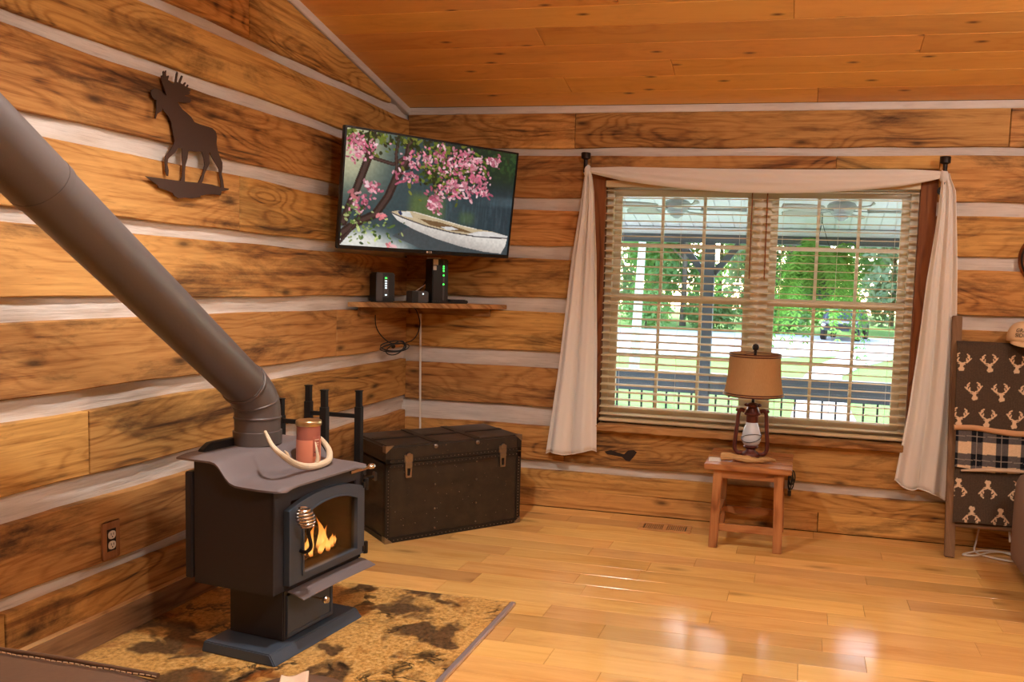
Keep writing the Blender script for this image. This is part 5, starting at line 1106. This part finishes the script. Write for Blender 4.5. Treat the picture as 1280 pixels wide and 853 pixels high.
# ------------------------------------------------------------ ceiling lights out of view: two placed from cast shadows, one added as fill
def ceiling_light(x, y, power, label):
    t = thing('ceiling_light', label, 'ceiling light', (x, y, ceil_z(y)-0.46))
    MB().lathe([(0.07, 0.455), (0.085, 0.44), (0.085, 0.425), (0.012, 0.41), (0.012, 0.10), (0.04, 0.09), (0.045, 0.06)], 24).build('canopy', M['bronze'], t, smooth=True)
    MB().ball((0, 0, -0.03), 0.11, 24, 14).build('globe', emis('warm_globe_%d' % int(power), (1.0, 0.965, 0.93, 1), power), t, smooth=True)
def pendant(x, y, z, power, label):
    t = thing('pendant_lamp', label, 'pendant lamp', (x, y, z)); h = ceil_z(y)-z
    MB().lathe([(0.07, h-0.002), (0.07, h-0.03), (0.010, h-0.04), (0.010, 0.16)], 20).build('rod', M['bronze'], t, smooth=True, angle=50)
    pr = [(0.035, 0.17), (0.05, 0.155), (0.11, 0.11), (0.165, 0.03), (0.18, -0.055), (0.184, -0.06)]
    MB().lathe(pr+[(r-0.004, zz-0.003) for r, zz in pr[::-1]], 36).build('metal_shade', M['bronze'], t, smooth=True, angle=50)
    MB().ball((0, 0, 0.062), 0.06, 20, 12).build('bulb', emis('pendant_bulb', (1.0, 0.965, 0.93, 1), power), t, smooth=True)
pendant(1.2, -2.7, 2.72, LAMP_KEY, 'bronze shaded pendant lamp hanging over the stove')
ceiling_light(4.5, -2.2, LAMP_SIDE, 'round globe ceiling light over the recliner')
ceiling_light(3.0, -3.9, LAMP_FILL, 'unseen globe ceiling light added to fill the room with light')  # added fill globe, unseen, brightens the room in general

# ------------------------------------------------------------ porch outside the window
M['porchwhite'] = plain('porch_white', rgb(232, 234, 236), 0.6)
M['porchgrey'] = plain('porch_grey_paint', rgb(82, 90, 96), 0.6, 0, 40.0, 0.15, var=0.2)
M['fan'] = plain('fan_white', rgb(158, 166, 164), 0.5)
M['fanblade'] = plain('palm_blade', rgb(172, 170, 158), 0.6, 0, 60.0, 0.4, var=0.25)
M['railblack'] = plain('baluster_black', rgb(40, 42, 44), 0.5, 0.3)
def leafmat(name, a, b, trans=0.35):
    t = NT(name); rnd = t.n('TexCoord').outputs['Object']; n = t.noise(rnd, 6.0, 2.0); c = t.mix(n, a, b)
    c = t.n('HueSaturation', {'Color': c, 'Value': t.math('ADD', t.math('MULTIPLY', t.n('ObjectInfo').outputs['Random'], 0.7), 0.55)}).outputs[0]
    di = t.n('BsdfDiffuse', {0: c}); tr = t.n('BsdfTranslucent', {0: c}); mx = t.n('MixShader', {0: trans, 1: di.outputs[0], 2: tr.outputs[0]}); t.link(mx.outputs[0], t.out.inputs[0]); return t.m
def grassmat():
    t = NT('lawn_grass'); co = t.n('TexCoord').outputs['Object']; n = t.noise(co, 1.4, 5.0, 0.7); n2 = t.noise(co, 18.0, 3.0)
    c = t.mix(n, rgb(108, 156, 70), rgb(142, 184, 100)); c = t.mix(t.math('MULTIPLY', n2, 0.5), c, rgb(92, 136, 62)); t.bsdf(c, 0.95, spec=0.1); return t.m
M['grass'] = grassmat()
M['concrete'] = plain('pale_concrete', rgb(214, 206, 200), 0.9, 0, 20.0, 0.1, var=0.12)
GZ = -0.60
lawn = struct('lawn', MB().bx(-60, 60, 0.16, 90, GZ-0.3, GZ), M['grass'])
drv = struct('driveway', MB().prism(ccw([(-40, 20.5), (-6, 20.5), (1.5, 21.5), (4.2, 24.5), (7, 27.0), (14, 28.5), (40, 30), (40, 38), (8, 38), (-6, 37), (-40, 37)]), lambda a, b, d: (a, b, d), GZ+0.001, GZ+0.03), M['concrete'])
struct('garden_path', MB().prism(ccw([(2.55, 2.9), (3.7, 2.9), (3.65, 8), (3.55, 13), (3.75, 17), (4.5, 20.5), (6.2, 25.5), (3.9, 23.8), (3.0, 19), (2.7, 15), (2.55, 8)]), lambda a, b, d: (a, b, d), GZ+0.001, GZ+0.028), M['concrete'])
pf = struct('porch_floor', MB().bx(-2.5, 7.5, 0.17, 2.75, -0.16, -0.10), M['porchwhite'])
struct('porch_foundation', MB().bx(-2.5, 7.5, 2.55, 2.70, GZ, -0.16), M['concrete'])
def pz(y): return 2.085+(2.6-y)*0.22
pc = struct('porch_ceiling', MB().prism(ccw([(0.17, pz(0.17)+0.012), (2.72, pz(2.72)+0.012), (2.72, pz(2.72)+0.10), (0.17, pz(0.17)+0.10)]), lambda a, b, d: (d, a, b), -2.6, 7.6), M['porchwhite'])
x = -1.3; k = 0
while x < 5.4:
    me_p = MB().prism(ccw([(0.18, pz(0.18)), (2.62, pz(2.62)), (2.62, pz(2.62)+0.011), (0.18, pz(0.18)+0.011)]), lambda a, b, d: (x+d, a, b), 0.0, 0.118)
    me_p.build('bead_board', M['porchwhite'], pc); x += 0.128; k += 1
bm_ = thing('porch_beam', 'long grey porch beam with a white fascia above the railing', 'beam', (2.5, 2.6, 1.945))
wb(MB().bx(-2.4, 7.4, 2.54, 2.66, 1.945, 2.020), 'beam', M['porchgrey'], bm_, bevel=0.006); wb(MB().bx(-2.4, 7.4, 2.555, 2.645, 2.022, 2.085), 'fascia', M['porchwhite'], bm_)
def post(x, label):
    t = thing('porch_post', label, 'porch post', (x, 2.6, -0.099), group='porch posts'); MB().bx(-0.052, 0.052, -0.052, 0.052, 0.0, 2.043).build('shaft', M['porchgrey'], t, bevel=0.005)
    for s in (-1, 1): MB().bar((s*0.045, 0.0, 1.76), (s*0.275, 0.0, 2.035), 0.06, 0.06, (0, 1, 0)).build('brace', M['porchgrey'], t)
post(1.795, 'grey porch post with two diagonal braces standing clear of the fern'); post(4.0, 'grey porch post with braces past the hanging fern'); post(-0.5, 'grey porch post beyond the curtain on the trunk side')
bal = MB().bx(-0.009, 0.009, -0.009, 0.009, 0.0, 0.446).mesh('baluster'); bal.materials.append(M['railblack'])
for x0, x1, lab in ((-0.445, 1.740, 'grey topped railing bay with black balusters on the trunk side of the braced post'), (1.850, 3.945, 'grey topped railing bay with black balusters below the hanging fern'), (4.055, 6.2, 'grey topped railing bay with black balusters past the fern post'), (-2.4, -0.555, 'grey topped railing bay with black balusters at the far porch end')):
    ra = thing('porch_railing', lab, 'railing', ((x0+x1)/2, 2.6, 0.02), group='porch railing bays'); h = (x1-x0)/2
    MB().bx(-h, h, -0.045, 0.045, 0.495, 0.695).build('top_rail', M['porchgrey'], ra, bevel=0.006); MB().bx(-h, h, -0.03, 0.03, 0.0, 0.05).build('bottom_rail', M['porchgrey'], ra, bevel=0.004)
    n = int((x1-x0)/0.1165)
    for k in range(n):
        o = bpy.data.objects.new('baluster', bal); COL.objects.link(o); o.parent = ra; o.location = (-h+(k+0.5)*2*h/n, 0.0, 0.05)
    MB().bx(-h, h, -0.006, 0.006, 0.265, 0.277).build('middle_wire', M['railblack'], ra)
# ceiling fans
def fan(x, rot, label):
    y = 1.3; zc = pz(y); t = thing('porch_fan', label, 'ceiling fan', (x, y, 2.06), rot, group='porch ceiling fans'); h = zc-2.06
    MB().lathe([(0.06, h-0.002), (0.06, h-0.02), (0.03, h-0.05), (0.012, h-0.05), (0.012, 0.16)], 20).build('downrod', M['fan'], t, smooth=True, angle=50)
    MB().lathe([(0.0, 0.0), (0.02, 0.002), (0.035, 0.015), (0.05, 0.022), (0.055, 0.04), (0.075, 0.05), (0.08, 0.062), (0.09, 0.075), (0.105, 0.09), (0.11, 0.115), (0.095, 0.135), (0.05, 0.15), (0.02, 0.165)], 28).build('motor', M['fan'], t, smooth=True, angle=40)
    for k in range(5):
        a = 2*math.pi*k/5; c, s = math.cos(a), math.sin(a)
        def pt(r, w, z): return (c*r-s*w, s*r+c*w, z)
        br = MB().bar(pt(0.08, 0, 0.075), pt(0.21, 0, 0.072), 0.03, 0.008).build('blade_iron', M['fan'], t)
        mb = MB(); n = 16; rows = []
        for i in range(n+1):
            q = i/n; w = 0.095*math.sin(math.pi*(0.10+0.88*q**0.85))**0.7; r = 0.19+0.36*q; rows.append([pt(r, w*j/3, 0.075+0.030*(j/3)*0.5-0.010*(1-(j/3)**2)) for j in range(-3, 4)])
        mb.quadgrid(rows); o = mb.build('blade', M['fanblade'], t, smooth=True, angle=180); m_ = o.modifiers.new('thick', 'SOLIDIFY'); m_.thickness = 0.006
    return t
fan(1.663, 0.05, 'white palm-blade porch fan near the braced post'); fan(2.927, 0.02, 'white palm-blade porch fan above the hanging fern')
# hanging fern
M['fern'] = leafmat('fern_green', rgb(104, 176, 78), rgb(160, 216, 120), 0.45); M['stem'] = plain('fern_stem', rgb(96, 120, 60), 0.8)
fe = thing('hanging_fern', 'lush green hanging fern in a basket on the porch', 'fern', (2.80, 2.12, 1.52))
MB().lathe([(0.09, -0.06), (0.13, 0.0), (0.16, 0.10), (0.165, 0.12), (0.155, 0.12), (0.14, 0.08), (0.0, 0.07)], 24).build('basket', plain('fern_pot', rgb(46, 70, 62), 0.7), fe, smooth=True)
for k in range(3): a = 2.094*k; MB().tube([(0.16*math.cos(a), 0.16*math.sin(a), 0.12), (0.0, 0.0, 0.60)], 0.003, 5).build('hanger', M['railblack'], fe)
MB().tube([(0, 0, 0.60), (0, 0, pz(2.12)-1.52)], 0.004, 5).build('hook_wire', M['railblack'], fe)
rs = np.random.RandomState(21)
for k in range(96):
    az = rs.uniform(0, 2*math.pi); ln = rs.uniform(0.34, 0.56); up = rs.uniform(0.05, 0.40); droop = rs.uniform(0.3, 1.7); n = 14; pts = []
    for i in range(n+1):
        q = i/n; r = 0.03+ln*(q**0.85)*0.85; z = 0.10+up*math.sin(math.pi*min(1, q*0.9))-droop*q*q*ln; pts.append(Vector((r*math.cos(az+0.25*q), r*math.sin(az+0.25*q), z)))
    mb = MB().tube([tuple(p) for p in pts], [0.003-0.0022*i/n for i in range(n+1)], 4, cap=False)
    for i in range(1, n*2):
        q = i/(n*2); j = min(int(q*n), n-1); p = pts[j].lerp(pts[j+1], q*n-j); d = (pts[j+1]-pts[j]).normalized(); sd = d.cross(Vector((0, 0, 1))).normalized(); L_ = 0.072*math.sin(math.pi*(0.10+0.86*q))**0.6
        for s in (-1, 1):
            e = p+sd*s*L_+d*L_*0.35+Vector((0, 0, -0.18*L_)); m1 = p.lerp(e, 0.45); w = d*0.011; b0 = len(mb.v); mb.v += [tuple(p), tuple(m1+w), tuple(e), tuple(m1-w)]; mb.f.append((b0, b0+1, b0+2, b0+3))
    mb.build('frond', M['fern'], fe, recalc=False)

# ------------------------------------------------------------ trees, hedge and a parked car beyond
M['bark'] = plain('tree_bark', rgb(112, 98, 84), 0.95, 0, 8.0, 0.6, var=0.4); M['birch'] = plain('pale_bark', rgb(222, 214, 204), 0.9, 0, 6.0, 0.3, var=0.25)
LM = [leafmat('leaf_fresh', rgb(124, 168, 92), rgb(168, 204, 130)), leafmat('leaf_mid', rgb(104, 148, 84), rgb(146, 182, 114)), leafmat('leaf_pale', rgb(156, 184, 140), rgb(192, 208, 170))]
def leaves(mb, rs, c, rx, ry, rz, n, size, shell=0.55):
    for _ in range(n):
        v = rs.randn(3); v /= np.linalg.norm(v); r = shell+(1-shell)*rs.rand(); p = np.array(c)+v*r*np.array([rx, ry, rz])
        a = rs.randn(3); a /= np.linalg.norm(a); b = np.cross(a, rs.randn(3)); b /= np.linalg.norm(b)+1e-9; s = size*rs.uniform(0.6, 1.3); b0 = len(mb.v)
        mb.v += [tuple(p-a*s), tuple(p+b*s*0.5), tuple(p+a*s), tuple(p-b*s*0.5)]; mb.f.append((b0, b0+1, b0+2, b0+3))
def tree(x, y, h, r, kind, label, seed, low=0.25, trunk=0.16, nclump=16, lean=0.0, bark='bark', nleaf=190):
    rs = np.random.RandomState(seed); t = thing('broadleaf_tree', label, 'tree', (x, y, GZ), group='trees beyond the driveway')
    pts = [(lean*q*h*0.6, 0.1*math.sin(q*4+seed), h*0.8*q) for q in [k/8 for k in range(9)]]; tm = MB().tube([tuple(p) for p in pts], [trunk*(1-0.75*k/8) for k in range(9)], 9)
    mb = MB()
    for k in range(nclump):
        q = rs.uniform(low, 1.0); an_ = rs.uniform(0, 6.283); rr = r*math.sin(math.pi*min(0.97, 0.18+0.78*q))*rs.uniform(0.35, 0.9); c = (lean*q*h*0.6+rr*math.cos(an_), rr*math.sin(an_), h*q)
        leaves(mb, rs, c, r*0.42, r*0.42, h*0.11, nleaf, 0.24); s = (lean*q*h*0.5, 0, h*q*0.72); tm.tube([s, tuple((np.array(s)+np.array(c))/2+np.array([0, 0, 0.15])), c], [trunk*0.3, trunk*0.2, 0.012], 5)
    tm.build('trunk', M[bark], t, smooth=True); mb.build('foliage', LM[kind], t, recalc=False)
TREES = [(-1.15, 14.0, 9.0, 1.7, 0, 'slender tree with a pale leaning trunk this side of the driveway', 3, 0.52, 0.13, 10, 0.05, 'birch'),
         (-10.2, 42.5, 12, 2.3, 0, 'bright green tree behind the driveway beyond the pale trunk', 5), (-4.1, 43, 12, 2.3, 1, 'mid-green tree behind the braced porch post', 6),
         (2.0, 42.5, 11, 2.3, 0, 'fresh green rounded tree past the porch post towards the fern', 7), (8.2, 43, 12, 2.3, 2, 'hazy pale green tree over the parked car', 8), (14.3, 43, 12, 2.3, 1, 'mid-green tree past the driveway bend', 16), (-16.2, 43, 12, 2.3, 1, 'dark green tree far down the driveway', 12),
         (-13.2, 49.6, 15, 2.3, 2, 'tall pale tree in the second row beyond the bright green one', 13), (-7.1, 50, 14, 2.3, 0, 'tall bright tree in the second row behind the post', 14), (-1.0, 49.6, 15, 2.3, 2, 'tall hazy tree rising in the second row of the grove', 15), (5.1, 50, 14, 2.3, 1, 'tall mid-green tree in the second row behind the fern', 17), (11.2, 49.6, 15, 2.3, 2, 'tall pale tree in the second row past the car', 18)]+[(-15.6+6.1*q, 57.0, 15, 2.4, (1, 2, 0)[q % 3], nm, 60+q) for q, nm in enumerate(('back-row tree farthest down the driveway', 'back-row tree behind the pale and bright pair', 'back-row tree in line with the braced post', 'back-row tree behind the hazy one', 'back-row tree above the parked car', 'back-row tree nearest the driveway bend'))]
for a in TREES: tree(*a[:7], *(a[7:] if len(a) > 7 else (0.06, 0.2, 26)))
for k, (x, y, r) in enumerate(((-12.4, 38.3, 1.6), (-8.9, 38.4, 1.6), (-5.4, 38.2, 1.6), (-1.9, 38.3, 1.6), (1.6, 38.4, 1.6), (8.6, 38.3, 1.6), (12.1, 38.4, 1.6))):
    lab = ('leafy shrub farthest along the driveway edge from the car', 'leafy shrub between the end shrub and the one behind the pale trunk', 'leafy shrub seen behind the pale leaning trunk', 'leafy shrub at the driveway edge by the braced post', 'leafy shrub next to the parked car behind the fern', 'leafy shrub just past the parked car', 'last leafy shrub past the car near the driveway bend')[k]
    t = thing('shrub', lab, 'shrub', (x, y, GZ), group='shrubs along the driveway'); rs = np.random.RandomState(40+k); mb = MB(); leaves(mb, rs, (0, 0, 1.0), r, 0.9, 1.1, 1000, 0.15, 0.3); mb.build('foliage', LM[k % 2], t, recalc=False)
    MB().tube([(0, 0, 0), (0.05, 0, 0.4), (0.1, 0.05, 0.9)], [0.06, 0.05, 0.02], 6).build('stem', M['bark'], t)
car = thing('parked_car', 'small dark grey car parked on the driveway below the fern', 'car', (4.65, 35.6, GZ+0.03), -0.2)
M['carpaint'] = plain('car_grey', rgb(84, 92, 96), 0.3, 0.5); M['carglass'] = plain('car_glass', rgb(50, 62, 66), 0.1)
sec = [(-2.0, 0.45), (-2.05, 0.75), (-1.2, 0.92), (-0.7, 1.42), (0.7, 1.45), (1.4, 0.98), (2.0, 0.9), (2.05, 0.45)]
MB().prism(ccw(sec), lambda a, b, d: (d, a, b), -0.85, 0.85).build('body', M['carpaint'], car, bevel=0.08, seg=3)
MB().prism(ccw([(-1.14, 0.96), (-0.68, 1.36), (0.66, 1.38), (1.28, 1.0)]), lambda a, b, d: (d, a, b), -0.862, 0.862).build('side_glass', M['carglass'], car)
MB().prism([(-0.7, 0.98), (0.7, 0.98), (0.62, 1.36), (-0.62, 1.36)], lambda a, b, d: (a, d+(b-0.98)*1.15, b), -1.28, -1.19).build('windscreen', M['carglass'], car)
MB().bx(-0.55, 0.55, -2.075, -2.0, 0.55, 0.72).build('grille', M['black'], car, bevel=0.01)
for s in (-1, 1):
    MB().ball((s*0.66, -2.02, 0.70), 0.10, 10, 7, 1.2, 0.5, 0.8).build('headlamp', M['chrome'], car, smooth=True)
    for yy in (-1.3, 1.3): w_ = MB().lathe([(0.12, -0.11), (0.33, -0.11), (0.34, -0.09), (0.34, 0.09), (0.33, 0.11), (0.12, 0.11)], 20, (0, 0, 0), 'x'); w_.v = [(p[0]+s*0.76, p[1]+yy, p[2]+0.34) for p in w_.v]; w_.build('wheel', M['black'], car, smooth=True)
